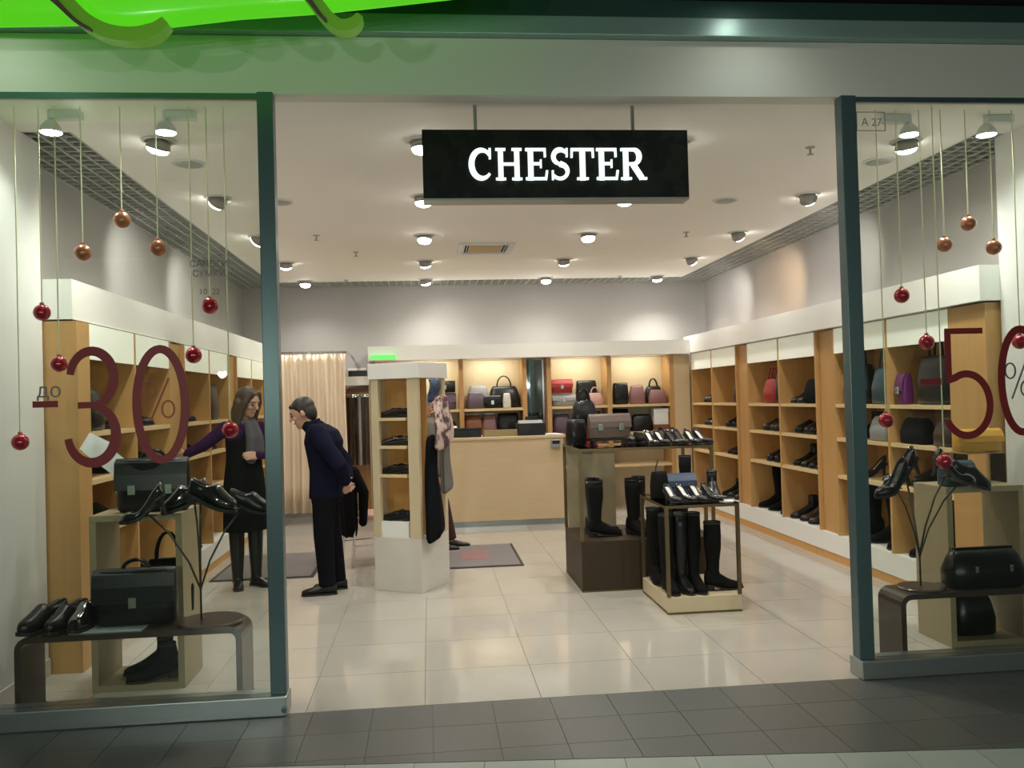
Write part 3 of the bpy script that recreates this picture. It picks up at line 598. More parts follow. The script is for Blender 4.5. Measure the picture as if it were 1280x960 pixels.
# left wall
wbag('a', 1, .70, 'hand', .26, .27, .15, 'black upright handbag', BLK, False); row('a', 1, 1, 'court', 'PAT', f0=.25, f1=.25); row('a', 2, 1, 'oxford', 'BLK', f0=.3, f1=.3); row('a', 3, 2, 'oxford', 'BLK', f0=.3, f1=.7); row('a', 4, 2, 'ankle', 'SUE', shaft=.2, f0=.3, f1=.7)
row('b', 1, 2, 'ankle', 'BLK', shaft=.14, f0=.35, f1=.72); row('b', 2, 2, 'oxford', 'BLK', f0=.4, f1=.75); row('b', 3, 2, 'oxford', 'BLK', f0=.3, f1=.7); row('b', 4, 2, 'ankle', 'SUE', shaft=.2, f0=.3, f1=.7)
row('c', 1, 2, 'ankle', ['BLK', 'PAT'], shaft=.15, f0=.45, f1=.8); row('c', 2, 2, 'oxford', 'BLK', f0=.4, f1=.75); row('c', 3, 2, 'oxford', 'DBR', f0=.3, f1=.7); row('c', 4, 2, 'ankle', 'SUE', shaft=.3, f0=.3, f1=.7)
wbag('d', 1, .5, 'tote', .34, .36, .16, 'dark brown tote bag', DBR, False); row('d', 2, 2, 'oxford', 'BLK', f0=.4, f1=.75)
row('e', 1, 2, 'oxford', 'BLK', f0=.4, f1=.75); row('e', 2, 2, 'oxford', 'BLK', f0=.4, f1=.75)
t = thing('leaflet_holder', 'white leaflet on a stand on the left box beside the briefcase', 'leaflet', (-1.815, 5.26, .971))
bx('base', CHROME, t, -.04, .04, -.04, .04, 0, .008); obj('stem', MB().tube([(0, 0, .008), (-.03, 0, .2), (-.06, .0, .29)], .004, 6).mesh('stem', CHROME), t)
o = bx('leaflet', PAPER, t, -.13, .13, -.004, 0, -.055, .055); o.location = (-.06, -.006, .30); o.rotation_euler = (R(-12), R(40), 0)
o = bx('leaflet', PAPER, t, -.12, .05, -.004, 0, -.05, .06); o.location = (-.085, -.0, .345); o.rotation_euler = (R(-12), R(28), 0)

# ------------------------------------------------------------------ bags behind the counter
G = 'handbags on the back shelves'
def bb(kind, x, w, h, d, y, label, m, z=1.42, handle=True, rz=0): return bag(kind, w, h, d, (x, y, z), rz, label, m, G, handle=handle)
bb('clutch', .22, .30, .22, .18, 11.82, 'plum flap bag under a black bag, back shelf beside tower', PLUM, handle=False)
bb('clutch', .22, .29, .16, .14, 11.82, 'black flap bag lying atop a plum bag on back shelf', BLK, 1.647, handle=False)
bb('hand', .68, .30, .32, .15, 11.95, 'pale grey upright handbag on the upper back shelf', GREYB, handle=False)
bb('hand', .64, .26, .22, .13, 11.78, 'dark plum handbag before a grey one, upper back shelf', PLUM, handle=False)
bb('hand', 1.04, .44, .30, .17, 11.93, 'large black handbag with looped handle on upper back shelf', BLK)
bb('clutch', .86, .22, .17, .10, 11.74, 'small black flap bag on upper back shelf, left of mirror', BLK, handle=False)
bb('hand', 1.06, .11, .2, .07, 11.75, 'small cream pouch before the large black handbag', INSW, handle=False)
bb('clutch', 1.85, .33, .17, .2, 11.85, 'flat grey bag under the red one on the back shelf', GREYB, handle=False)
bb('clutch', 1.83, .31, .19, .16, 11.85, 'red flap bag stacked on a grey bag, back shelf', REDL, 1.597, handle=False)
bb('tote', 2.2, .30, .35, .14, 11.96, 'black square bag right of the red one, back shelf', BLK, handle=False)
bb('hand', 2.28, .23, .17, .12, 11.76, 'pale pink handbag on the upper back shelf', PINK)
bb('tote', 2.66, .22, .30, .16, 11.85, 'black tall tote on upper back shelf, right-hand bay', BLK, handle=False)
bb('hand', 2.89, .22, .26, .15, 11.83, 'greyish mauve upright bag beside the black tote', MAUVE, handle=False)
bb('hand', 3.16, .26, .24, .13, 11.97, 'black bag with tall hoop handle, upper back shelf right', BLK)
bb('hand', 3.17, .25, .19, .13, 11.78, 'rounded mauve handbag at right end of upper back shelf', MAUVE, handle=False)
bb('hand', .60, .26, .30, .15, 11.85, 'tan handbag on the lower back shelf', TAN, 1.04, handle=False)
bb('hand', .82, .20, .30, .15, 11.85, 'mauve handbag on lower back shelf beside the tan one', MAUVE, 1.04, handle=False)
bb('tote', 1.08, .30, .31, .16, 11.85, 'black tote on the lower back shelf left of mirror', BLK, 1.04, handle=False)
bb('hand', .24, .28, .22, .16, 11.85, 'brown handbag on lower back shelf beside tower', DBR, 1.04, handle=False)
bb('hand', 1.82, .25, .28, .16, 11.85, 'dark plum bag on lower shelf right of mirror', PLUM, 1.04, handle=False)
bb('tote', 2.2, .36, .3, .16, 11.85, 'wide black tote on lower back shelf right of mirror', BLK, 1.04, handle=False)
bb('tote', 2.65, .24, .32, .16, 11.85, 'tall black tote at left of lower right-hand back bay', SUE, 1.04, handle=False)
bb('hand', 2.95, .30, .24, .16, 11.85, 'wide black handbag in lower right-hand back bay', BLK, 1.04, handle=False)
t = thing('gift_box', 'white square box on tan box, lower right back shelf', 'box', (3.2, 11.82, 1.13), group='boxes')
bx('box_body', PAPER, t, -.1, .1, -.09, .09, 0, .17); bx('lid', PAPER, t, -.105, .105, -.095, .095, .171, .22)
t = thing('shoe_box', 'tan shallow box under a white box, lower right back shelf', 'box', (3.2, 11.82, 1.04), group='boxes')
bx('box_body', TAN, t, -.105, .105, -.1, .1, 0, .06); bx('lid', TAN, t, -.109, .109, -.104, .104, .061, .089)
# ------------------------------------------------------------------ on the counter
t = thing('storage_box', 'long low black box on the counter beside the tower', 'box', (.38, 10.68, 1.086)); bx('box_body', BLK, t, -.25, .25, -.1, .1, 0, .09, .006); bx('lid', BLK, t, -.253, .253, -.103, .103, .091, .115, .006)
tag(obj('paper_slips', MB().add([(-.07, -.04, 0), (.07, -.05, .004), (.06, .05, .02), (-.06, .05, .012), (-.07, -.04, .004), (.07, -.05, .008), (.06, .05, .024), (-.06, .05, .016)], [(0, 3, 2, 1), (4, 5, 6, 7), (0, 1, 5, 4), (1, 2, 6, 5), (2, 3, 7, 6), (3, 0, 4, 7)]).mesh('paper', PAPER), None, loc=(.27, 10.66, 1.203)), 'white paper slips on the long black box', 'paper')
t = thing('tray', 'yellowish low tray in the middle of the counter', 'tray', (.87, 10.72, 1.086)); bx('tray_base', OLIVE, t, -.2, .2, -.1, .1, 0, .03, .004); bx('rim', OLIVE, t, -.21, .21, -.11, -.101, 0, .075, .002); bx('rim', OLIVE, t, -.21, .21, .101, .11, 0, .075, .002); bx('rim', OLIVE, t, -.21, -.201, -.1, .1, 0, .075, .002); bx('rim', OLIVE, t, .201, .21, -.1, .1, 0, .075, .002)
t = thing('cash_register', 'black boxy cash register on the counter below the mirror', 'cash register', (1.25, 10.72, 1.086)); bx('cabinet', BLK, t, -.17, .17, -.13, .14, 0, .15, .006)
obj('keyboard', MB().add([(-.15, -.12, .151), (.15, -.12, .151), (.15, .03, .185), (-.15, .03, .185), (-.15, .03, .151), (.15, .03, .151)], [(0, 1, 2, 3), (3, 2, 5, 4), (0, 4, 5, 1), (0, 3, 4), (1, 5, 2)]).mesh('keyboard', GREYB), t); bx('display', BLK, t, -.05, .1, .06, .1, .151, .23, .004)
t = thing('paper_sheets', 'white paper sheets at the right end of the counter', 'paper', (1.52, 10.66, 1.086)); bx('sheet', PAPER, t, -.10, .10, -.13, .13, 0, .006); o = bx('sheet', PAPER, t, -.1, .1, -.13, .13, .007, .011); o.rotation_euler = (0, 0, .3)
t = thing('card_terminal', 'small dark card terminal hung on the counter front', 'card terminal', (1.53, 10.485, .93)); bx('terminal_body', GREYB, t, -.06, .06, -.03, .004, 0, .10, .008); bx('screen', BLACKC, t, -.045, .045, -.033, -.031, .05, .09)
t = thing('exit_light', 'small green lit sign strip under the back valance', 'exit sign', (-.58, 11.40, 2.09)); bx('housing', PLASTIC, t, -.17, .17, -.02, .045, 0, .012); bx('lit_panel', EXITG, t, -.165, .165, -.024, .02, .012, .07)

# ------------------------------------------------------------------ fitting-room curtain, belts
cu = thing('fitting_room_curtain', 'cream pleated fitting-room curtain hanging behind the man', 'curtain', (-1.55, 11.42, 0))
prof = []; N = 90
for i in range(N + 1):
    x = -.52 + 1.0 * i / N; prof.append((x, .035 * math.sin(i * .62) + .015 * math.sin(i * .23 + 1)))
v, f = [], []
zs = [.14, .5, 1.0, 1.6, 2.1, 2.19]
for k, z in enumerate(zs):
    for th in (0, .006):
        for x, y in prof: v.append((x * (1 + .02 * math.sin(z * 3)), y * (1.25 - .25 * z / 2.2) + th + .01 * math.sin(x * 9 + z * 2), z))
n = N + 1
for k in range(len(zs) - 1):
    for th in (0, 1):
        a = (k * 2 + th) * n; b = ((k + 1) * 2 + th) * n
        for i in range(N): f.append((a + i, a + i + 1, b + i + 1, b + i))
for i in range(N): f.append((i, n + i, n + i + 1, i + 1)); a = (len(zs) * 2 - 2) * n; f.append((a + i, a + i + 1, a + n + i + 1, a + n + i))
obj('cloth', MB().add(v, f).mesh('cloth', CURT, smooth=True), cu)
obj('rail', MB().tube([(-.54, 0, 2.215), (.5, 0, 2.215)], .012, 10).mesh('rail', CHROME), cu)
rg = MB().tube([(.022 * math.cos(a * .628), 0, .022 * math.sin(a * .628)) for a in range(11)], .004, 6, False).mesh('ring', CHROME)
for i in range(8): obj('ring', rg, cu, loc=(-.48 + .134 * i, 0, 2.208))
for x in (-.53, .49): obj('bracket', MB().box(x - .01, x + .01, 0, .66, 2.205, 2.225).mesh('bracket', CHROME), cu)
br = thing('belt_rack', 'narrow wooden belt rack panel left of the tower', 'belt rack', (-.96, 12.0, 0))
bx('back_panel', UPR, br, -.16, .16, 0, .03, .05, 1.74); bx('side_panel', CREAM, br, -.19, -.161, -.25, .03, .05, 1.78); bx('side_panel', CREAM, br, .161, .175, -.25, .03, .05, 1.78); bx('header_panel', GREYLAM, br, -.19, .175, -.25, .03, 1.781, 1.90); bx('hanging_rail', TAN, br, -.16, .16, -.16, -.13, 1.66, 1.69)
belt_me = MB().box(-.016, .016, -.004, .004, -.92, 0).mesh('strap', BLK); buck = MB()
for a in ((-.022, .022, .028, .034), (-.022, .022, 0, .006), (-.022, -.016, .006, .028), (.016, .022, .006, .028)): buck.box(a[0], a[1], -.004, .004, a[2], a[3])
buck_me = buck.mesh('buckle', CHROME)
for i in range(6):
    t = thing('belt', '%s belt, %s from left on the belt rack' % (('black', 'dark brown', 'black', 'grey', 'black', 'dark brown')[i], ('first', 'second', 'third', 'fourth', 'fifth', 'sixth')[i]), 'belt', (-.96 - .125 + .05 * i, 11.845, 1.625), group='belts on the rack')
    obj('strap', belt_me, t, (BLK, DBR, BLK, GREYB, BLK, DBR)[i]); obj('buckle', buck_me, t)
t = thing('shoe_box', 'black box with white lid atop the belt rack', 'box', (-.95, 11.9, 1.901), group='boxes'); bx('box_body', BLK, t, -.12, .12, -.1, .1, 0, .08); bx('lid', PAPER, t, -.123, .123, -.103, .103, .081, .115)

# ------------------------------------------------------------------ tower goods and scarves
u_ = Vector((math.cos(ang), math.sin(ang), 0)); v_ = Vector((-math.sin(ang), math.cos(ang), 0))
def tloc(x, y, z): return Vector((A.x, A.y, z)) + u_ * x + v_ * y
for z, nm in ((1.42, 'top'), (1.19, 'second'), (.955, 'third'), (.571, 'bottom')):
    shoe('oxford', tloc(.315, .07, z), ang + math.pi, 'black lace-up shoe on the %s shelf of the tower, front one' % nm, 'shoes in the display tower', PAT if z == 1.19 else BLK, sc=.9)
    shoe('oxford', tloc(.315, .165, z), ang + math.pi + .05, 'black lace-up shoe on the %s shelf of the tower, rear one' % nm, 'shoes in the display tower', BLK, sc=.9)
def scarf(label, m, y, z0, z1, w, dp, out, seed, nm='scarf'):
    rnd = random.Random(seed); rs = []; base = tloc(W + out, y, 0); ph = rnd.uniform(0, 6)
    for k in range(9):
        q = k / 8; z = z0 + (z1 - z0) * q; sw = 1 - .35 * q + .12 * math.sin(5 * q + ph); ring_ = []
        for j in range(24):
            a = 2 * math.pi * j / 24; rr = 1 + .16 * math.sin(5 * a + ph + 1.5 * q) + .08 * math.sin(9 * a + 2 * ph)
            pz = u_ * (math.sin(a) * dp * .5 * rr + .012 * math.sin(6 * q + ph)) + v_ * (math.cos(a) * w * .5 * sw * rr)
            ring_.append((pz.x, pz.y, z - z0 + (.05 * math.cos(a) if k == 0 else 0)))
        rs.append(ring_)
    t = thing(nm, label, 'scarf', (base.x, base.y, z0), group='scarves hung on the tower')
    obj('cloth', MB().rings(rs).mesh('cloth', m, smooth=True, sub=1), t)
    pg = tloc(W, y, z1 - z0) - base; pg.z = z1 - z0
    obj('peg', MB().tube([(pg.x + u_.x * .002, pg.y + u_.y * .002, pg.z - .02), (u_.x * .01, u_.y * .01, z1 - z0 - .01)], .006, 6).mesh('peg', CHROME), t)
scarf('long black scarf hanging lowest on the right side of the tower', TROU, .14, .40, 1.28, .26, .07, .045, 1)
scarf('pink and white patterned scarf bunched on the tower side', FLORAL, .17, 1.16, 1.60, .26, .09, .135, 2)
scarf('grey patterned scarf hanging at the outer rear of the tower', GREYCOAT, .37, .78, 1.36, .17, .07, .045, 4)
scarf('dark blue scarf hung highest on the right side of the tower', BLUEC, .20, 1.56, 1.735, .17, .06, .04, 5)

# ------------------------------------------------------------------ chair with a coat
ch = thing('metal_chair', 'metal-framed chair with a black coat over it, behind the man', 'chair', (-.62, 8.5, 0), R(20))
for sx in (-.19, .19):
    for sy in (-.18, .18):
        top = .45 if sx > 0 else .88
        obj('leg', MB().tube([(sx * 1.08, sy * 1.1, 0), (sx * .92, sy, .45)] + ([(sx * 1.02, sy, .88)] if sx < 0 else []), .011, 8).mesh('leg', CHROME, smooth=True), ch)
obj('seat', MB().rings([se(0, 0, .45, .20, .20, 20, 4), se(0, 0, .47, .21, .21, 20, 4), se(0, 0, .49, .19, .19, 20, 4)]).mesh('seat', PINK, smooth=True), ch)
obj('backrest', MB().box(-.21, -.18, -.18, .18, .62, .88).mesh('backrest', PINK, bevel=.012), ch)
for s in (-1, 1): obj('stretcher', MB().tube([(-.19, s * .19, .2), (.19, s * .19, .2)], .007, 6).mesh('stretcher', CHROME), ch)
jm = MB(); rs = []
for k, (z, a, b) in enumerate(((.26, .06, .16), (.34, .075, .22), (.5, .08, .23), (.7, .075, .22), (.88, .065, .21), (.95, .05, .18), (.98, .02, .12))):
    rs.append([(-.195 + a * math.cos(t_ * .2618) * (1 + .18 * math.sin(5 * t_ * .2618 + k * .3)), b * math.sin(t_ * .2618) * (1 + .1 * math.sin(7 * t_ * .2618 + k * .4)), z + .02 * math.sin(t_ * .8) * (k == 0)) for t_ in range(24)])
jk = thing('jacket', 'black coat draped over the chair back beside the tower', 'coat', (-.62, 8.5, 0), R(20)); obj('coat_body', jm.rings(rs).mesh('coat_body', TROU, smooth=True, sub=1), jk)
for s in (-1, 1): obj('sleeve', MB().tube([(-.17, s * .17, .9), (-.09, s * .20, .7), (-.1, s * .19, .42)], [.05, .05, .04], 10, True, True).mesh('sleeve', TROU, smooth=True), jk)
# mats
def floor_mat(x0, x1, y0, y1, label, printed):
    t = thing('door_mat', label, 'mat', ((x0 + x1) / 2, (y0 + y1) / 2, 0)); w_, d_ = (x1 - x0) / 2, (y1 - y0) / 2
    bx('rubber_edge', MATE, t, -w_, w_, -d_, d_, .0005, .006); bx('pile', MATG, t, -w_ + .03, w_ - .03, -d_ + .03, d_ - .03, .0062, .011)
    if printed: bx('print', MATR, t, -.12, .16, -.25, .25, .0112, .012)
floor_mat(-.05, .84, 7.98, 9.2, 'grey mat with red print in front of the counter', True)
floor_mat(-1.98, -1.07, 7.9, 9.2, 'plain grey mat under the woman and the shelving', False)

# ------------------------------------------------------------------ goods on and in the display cases
G1, G2 = 'shoes on the taller case', 'shoes on the lower case'
for i, (x, y, a, m) in enumerate(((1.27, 6.98, 10, SUE), (1.28, 7.18, 5, BLK), (1.62, 7.1, -60, SUE), (1.72, 7.25, -70, BLK))):
    shoe('ankle', (x, y, .401), R(a), ('matt black tall boot at front left inside the taller case', 'black tall boot behind another at left inside the taller case', 'matt black tall boot mid-way along inside the taller case', 'black tall boot rearmost of the middle pair, taller case')[i], 'boots in the taller case', m, shaft=.46)
t = thing('display_block', 'red display block beneath a black bag on the taller case', 'display block', (1.36, 7.42, 1.141)); bx('block', REDL, t, -.08, .08, -.08, .08, 0, .14, .004); bx('block_top', BLK, t, -.085, .085, -.085, .085, .141, .15)
bag('hand', .22, .22, .13, (1.34, 7.42, 1.292), .2, 'small black handbag standing on a red block', BLK, handle=True)
bag('clutch', .36, .20, .13, (1.48, 7.08, 1.2), .1, 'taupe flap handbag on the left of the taller case', TAUPEB, clasp=2, handle=False)
t = thing('display_riser', 'black riser beneath the taupe handbag on the taller case', 'display riser', (1.48, 7.08, 1.141), .1); bx('riser_top', BLK, t, -.17, .17, -.06, .06, .04, .058, .003); bx('riser_leg', BLK, t, -.15, -.13, -.05, .05, 0, .039); bx('riser_leg', BLK, t, .13, .15, -.05, .05, 0, .039)
bag('tote', .16, .22, .14, (1.22, 7.16, 1.141), .4, 'narrow black bag at the left edge of the taller case', BLK, handle=False)
words = ['first', 'second', 'third', 'fourth', 'fifth', 'sixth', 'seventh']
for i in range(6):
    shoe('court', (1.78 + .083 * i, 7.02 + .02 * (i % 2), 1.141), R(-82 + 5 * (i % 3)), '%s black court shoe from left in front row, taller case' % words[i], G1, (PAT, BLK)[i % 2], INSW if i in (0, 1, 4, 5) else INSD)
for i in range(5):
    shoe('oxford' if i < 3 else 'court', (1.70 + .11 * i, 7.50, 1.141), R(-85 - 4 * (i % 2)), '%s black shoe from left in rear row, taller case' % words[i], G1, (BLK, SUE)[i % 2], INSW if i == 4 else INSD, sc=.95)
# lower case
bag('clutch', .34, .17, .12, (1.85, 6.50, .771), .05, 'dark blue flap bag on the lower case', NAVY, clasp=0, handle=False)
o = tag(obj('chain_strap', MB().tube([(0, 0, 0), (.02, .01, .1), (.06, .02, .22), (.075, .025, .27), (.06, .04, .22), (.03, .03, .05)], .005, 6).mesh('chain_strap', CHROME), None, loc=(1.69, 6.58, .771)), 'pale chain strap standing up beside the dark blue bag', 'strap')
shoe('ankle', (2.04, 6.58, .771), R(160), 'black ankle boot standing behind shoes on the lower case', G2, SUE, shaft=.30)
shoe('ankle', (2.12, 6.42, .771), R(-100), 'black short boot at right rear of the lower case', G2, BLK, shaft=.2)
bag('tote', .12, .2, .12, (1.715, 6.40, .771), .3, 'small black bag at left of the lower case', SUE, handle=False)
for i in range(4):
    shoe('court', (1.72 + .095 * i, 6.25 + .02 * (i % 2), .771), R(-80 + 6 * (i % 2)), '%s black court shoe from left on the lower case' % words[i], G2, (BLK, PAT)[i % 2], INSW if i < 3 else INSD)
t = thing('price_card', 'white price card at the right corner of the lower case', 'card', (2.11, 6.05, .771), -.3); bx('card', PAPER, t, -.05, .05, -.03, .03, .0, .004); bx('holder', CHROME, t, -.05, .05, .031, .036, 0, .03)
for i, (x, y, a) in enumerate(((1.70, 6.225, -88), (1.80, 6.225, -86), (1.90, 6.225, -88), (1.955, 6.075, 4), (1.70, 6.56, -92), (1.80, 6.56, -88), (1.91, 6.56, -85))):
    shoe('ankle', (x, y + .05, .121), R(a), '%s tall black boot inside the lower case, %s' % (words[i], ('front left', 'front middle', 'front right', 'turned sideways at right', 'rear left', 'rear middle', 'rear right')[i]), 'boots in the lower case', SUE if i != 1 else BLK, shaft=.56 if i != 3 else .5)

# ================================================================== SHOP WINDOW DISPLAYS
def bench(name, label, x0, x1, y0, y1, h, cx):
    r = .05; pts = [(x0, 0)] + [(x0 + r - r * math.cos(R(a)), h - .015 - r + r * math.sin(R(a))) for a in (0, 22, 45, 68, 90)] + [(x1 - r + r * math.sin(R(a)), h - .015 - r + r * math.cos(R(a))) for a in (0, 22, 45, 68, 90)] + [(x1, 0)]
    pts = [(x - cx, z) for x, z in pts]
    t = thing(name, label, 'bench', (cx, (y0 + y1) / 2, 0)); d = (y1 - y0) / 2
    obj('bent_sheet', MB().ribbon(pts, .03, -d, d).mesh('bent_sheet', BENCH), t)
    for x in (x0, x1): bx('foot_strip', SOLE, t, x - cx - .018, x - cx + .018, -d, d, 0, .006)
    return t
bench('display_bench', 'dark bent-sheet bench in the left window', -2.10, -1.01, 4.60, 4.88, .415, -1.55)
bench('display_bench', 'dark bent-sheet bench in the right window', 2.60, 3.64, 4.60, 4.85, .400, 3.1)
def dbox(label, x0, x1, y0, y1, h, mid):
    t = thing('display_box', label, 'display box', ((x0 + x1) / 2, (y0 + y1) / 2, 0)); w_, d_ = (x1 - x0) / 2, (y1 - y0) / 2; k = .035
    bx('side_panel', BOXW, t, -w_, -w_ + k, -d_, d_, 0, h - k); bx('side_panel', BOXW, t, w_ - k, w_, -d_, d_, 0, h - k); bx('top_panel', BOXW, t, -w_, w_, -d_, d_, h - k + .001, h)
    bx('bottom_panel', BOXW, t, -w_ + k, w_ - k, -d_, d_, 0, k); bx('shelf', BOXW, t, -w_ + k, w_ - k, -d_, d_, mid - k, mid)
    return t
dbox('tall open veneered box in the left window', -1.88, -1.385, 4.97, 5.34, .97, .37)
dbox('tall open veneered box in the right window', 3.05, 3.54, 4.88, 5.23, .95, .35)
bag('brief', .40, .30, .13, (-1.575, 5.12, .971), .03, 'black two-clasp briefcase on top of the tall left box', BLK, clasp=2)
tag(bx('plate', PALEB, None, -1.86, -1.50, 4.62, 4.86, .4155, .421), 'pale blue plate on the bench under the one-clasp briefcase', 'plate')
bag('brief', .42, .29, .12, (-1.565, 4.76, .422), .02, 'black one-clasp briefcase standing on the left bench', BLK, clasp=1)
bag('hand', .28, .32, .14, (-1.52, 5.16, .371), .1, 'black handbag inside the tall left box', SUE)
shoe('ankle', (-1.50, 5.24, .036), R(205), 'black ankle boot in the bottom of the left box, left one', 'boots in the left box', SUE, shaft=.20)
shoe('ankle', (-1.445, 5.10, .036), R(205), 'black ankle boot in the bottom of the left box, right one', 'boots in the left box', SUE, shaft=.20, sc=.98)
for i, (x, y, a, s) in enumerate(((-1.975, 4.87, -112, (1, 1.15, 1.55)), (-1.87, 4.87, -106, (1, 1.1, 1.5)), (-1.79, 4.87, -100, (.95, 1, 1.6)))):
    shoe('oxford', (x, y, .4155), R(a), 'black lace-up shoe on the left bench, %s of three' % ('leftmost', 'middle', 'rightmost')[i], 'shoes on the left bench', (BLK, BLK, PAT)[i], sc=s)
def shoe_stand(label, cx, cy, z0, r, tips, bend):
    t = thing('shoe_stand', label, 'shoe stand', (cx, cy, z0))
    obj('base_plate', MB().lathe([(r, 0), (r, .008), (r - .006, .014), (.004, .015)], 36).mesh('base_plate', BENCH), t)
    for x, y, z in tips:
        dx, dy, dz = x - cx, y - cy, z - z0
        pts = [(bend, 0, .012), (bend * 1.0, 0, dz * .3), (bend + (dx - bend) * .22, dy * .3, dz * .55), (bend + (dx - bend) * .6, dy * .7, dz * .82), (dx, dy, dz)]
        obj('stem', MB().tube(pts, .0055, 7).mesh('stem', BENCH, smooth=True), t)
        obj('pad', MB().box(dx - .03, dx + .03, dy - .02, dy + .02, dz - .003, dz + .002).mesh('pad', BENCH), t)
    return t
def stand_shoes(side_label, specs, grp):
    for (x, y, z, rz, pitch, lab, kind, m, sc) in specs: shoe(kind, (x, y, z), R(rz), lab, grp, m, INSD, pitch=pitch, sc=sc)
shoe_stand('dark branching shoe stand on the left bench', -1.18, 4.74, .416, .17, ((-1.47, 4.70, .995), (-1.28, 4.84, 1.055), (-1.21, 4.70, 1.055), (-1.02, 4.80, 1.0)), -.05)
stand_shoes('left', [(-1.375, 4.70, 1.00, 182, .22, 'shiny black shoe at the left tip of the left stand', 'court', PAT, (.98, 1.3, 1.4)), (-1.185, 4.84, 1.05, 182, .30, 'shiny black shoe second from left on the left stand', 'oxford', PAT, (.9, 1.2, 1.45)),
    (-1.29, 4.70, 1.065, -2, .30, 'shiny black buckled shoe third from left on left stand', 'oxford', PAT, (.9, 1.2, 1.45)), (-1.10, 4.80, 1.01, 0, .22, 'black shoe at the right tip of the left stand', 'oxford', BLK, (.82, 1.1, 1.2))], 'shoes on the left stand')
shoe_stand('dark branching shoe stand on the right bench', 2.78, 4.73, .401, .13, ((2.62, 4.68, .985), (2.76, 4.82, 1.05), (2.92, 4.68, 1.04), (3.08, 4.78, 1.0)), .0)
stand_shoes('right', [(2.72, 4.68, 1.00, 190, .30, 'black shoe at the left tip of the right stand', 'court', BLK, (1, 1.3, 1.4)), (2.86, 4.82, 1.05, 186, .32, 'black shoe second from left on the right stand', 'court', PAT, (1, 1.3, 1.4)),
    (2.83, 4.68, 1.05, -10, .28, 'black shoe third from left on the right stand', 'court', PAT, (1, 1.3, 1.4)), (2.98, 4.78, 1.02, -4, .34, 'black shoe at the right tip of the right stand', 'oxford', BLK, (.9, 1.2, 1.35))], 'shoes on the right stand')
bag('doctor', .47, .21, .19, (3.16, 4.725, .401), 0, 'black travel bag lying on the right bench', BLK, handle=False)
bag('hand', .26, .24, .15, (3.28, 5.03, .036), 0, 'black handbag in the bottom of the right box', BLK, handle=False)
bag('clutch', .20, .15, .12, (3.16, 4.96, .951), .1, 'dark rounded bag on top of the right box', TEAL, clasp=0, handle=False)
t = thing('acrylic_riser', 'clear riser on the right box under a mustard bag', 'display riser', (3.41, 5.12, .951))
bx('top_plate', CASEG, t, -.125, .125, -.09, .09, .18, .188); bx('side_plate', CASEG, t, -.125, -.119, -.09, .09, 0, .179); bx('side_plate', CASEG, t, .119, .125, -.09, .09, 0, .179)
bag('clutch', .29, .14, .12, (3.41, 5.12, 1.14), 0, 'mustard yellow clutch bag on a clear riser, right window', GOLD, clasp=0, handle=False)
shoe('oxford', (3.6, 4.84, .401), R(-100), 'black shoe at the far right end of right bench', 'shoes on the right bench', BLK, sc=.85)

# baubles on threads
def bauble(x, z, m, label):
    t = thing('bauble', label, 'bauble', (x, 4.62 if (x, z) == (2.88, 1.13) else 4.70, z), group='hanging baubles in the windows')
    obj('ball', MB().ball((0, 0, 0), .043, 20, 13).mesh('ball', m, smooth=True), t)
    obj('cap', MB().lathe([(.011, .038), (.011, .052), (.004, .054)], 12).mesh('cap', BALLC, smooth=True), t)
    obj('thread', MB().tube([(0, 0, .05), (0, 0, ZC - z)], .0034, 6).mesh('thread', THREAD), t)
for x, z, l in ((-1.78, 2.38, 'left of the three copper ones, left window'), (-1.58, 2.55, 'highest in the left window'), (-1.40, 2.40, 'right of the three copper ones, left window')): bauble(x, z, BALLC, 'copper bauble on a thread, ' + l)
for x, z, l in ((-1.14, 2.09, 'highest red one in left window, nearest post'), (-1.99, 2.07, 'left window, against the valance end'), (-1.91, 1.80, 'left window, just left of the figure three'), (-1.23, 1.83, 'left window, beside the top of the zero'), (-2.11, 1.40, 'lowest at far left of left window'), (-1.05, 1.43, 'left window, in front of the woman')): bauble(x, z, BALLR, 'red bauble on a thread, ' + l)
for x, z, l in ((2.98, 2.37, 'left of three in the right window'), (3.13, 2.49, 'highest in the right window'), (3.28, 2.35, 'right of three in the right window')): bauble(x, z, BALLC, 'copper bauble on a thread, ' + l)
for x, z, l in ((2.71, 2.08, 'highest red one in right window'), (2.85, 1.81, 'right window, left of the figure five'), (2.59, 1.37, 'right window, nearest the door post'), (3.42, 1.80, 'right window, in front of the zero'), (2.88, 1.13, 'lowest in right window among stand shoes')): bauble(x, z, BALLR, 'red bauble on a thread, ' + l)

# ================================================================== GLASS DECALS, SIGN
Y0, Y1 = 4.4905, 4.4935
def ell(cx, cz, rx, rz, a0=0, a1=360, n=32): return [(cx + rx * math.cos(R(a0 + (a1 - a0) * k / n)), cz + rz * math.sin(R(a0 + (a1 - a0) * k / n))) for k in range(n + 1)]
def part(t, name, mb, m, dx=0): return obj(name, mb.mesh(name, m), t, loc=(-t.location.x, 0, 0))
def zero(cx, cz, rx, rz, w_): return MB().ribbon(ell(cx, cz, rx, rz, 0, 360, 40)[:-1], w_, Y0, Y1, True)
def percent(t, cx, cz, s, m, w_):
    part(t, 'percent_sign', MB().ribbon(ell(cx - .045 * s, cz + .05 * s, .03 * s, .042 * s, n=20)[:-1], w_, Y0, Y1, True), m)
    part(t, 'percent_sign', MB().ribbon(ell(cx + .045 * s, cz - .05 * s, .03 * s, .042 * s, n=20)[:-1], w_, Y0, Y1, True), m)
    part(t, 'percent_sign', MB().ribbon([(cx - .04 * s, cz - .105 * s), (cx + .05 * s, cz + .105 * s)], w_, Y0, Y1), m)
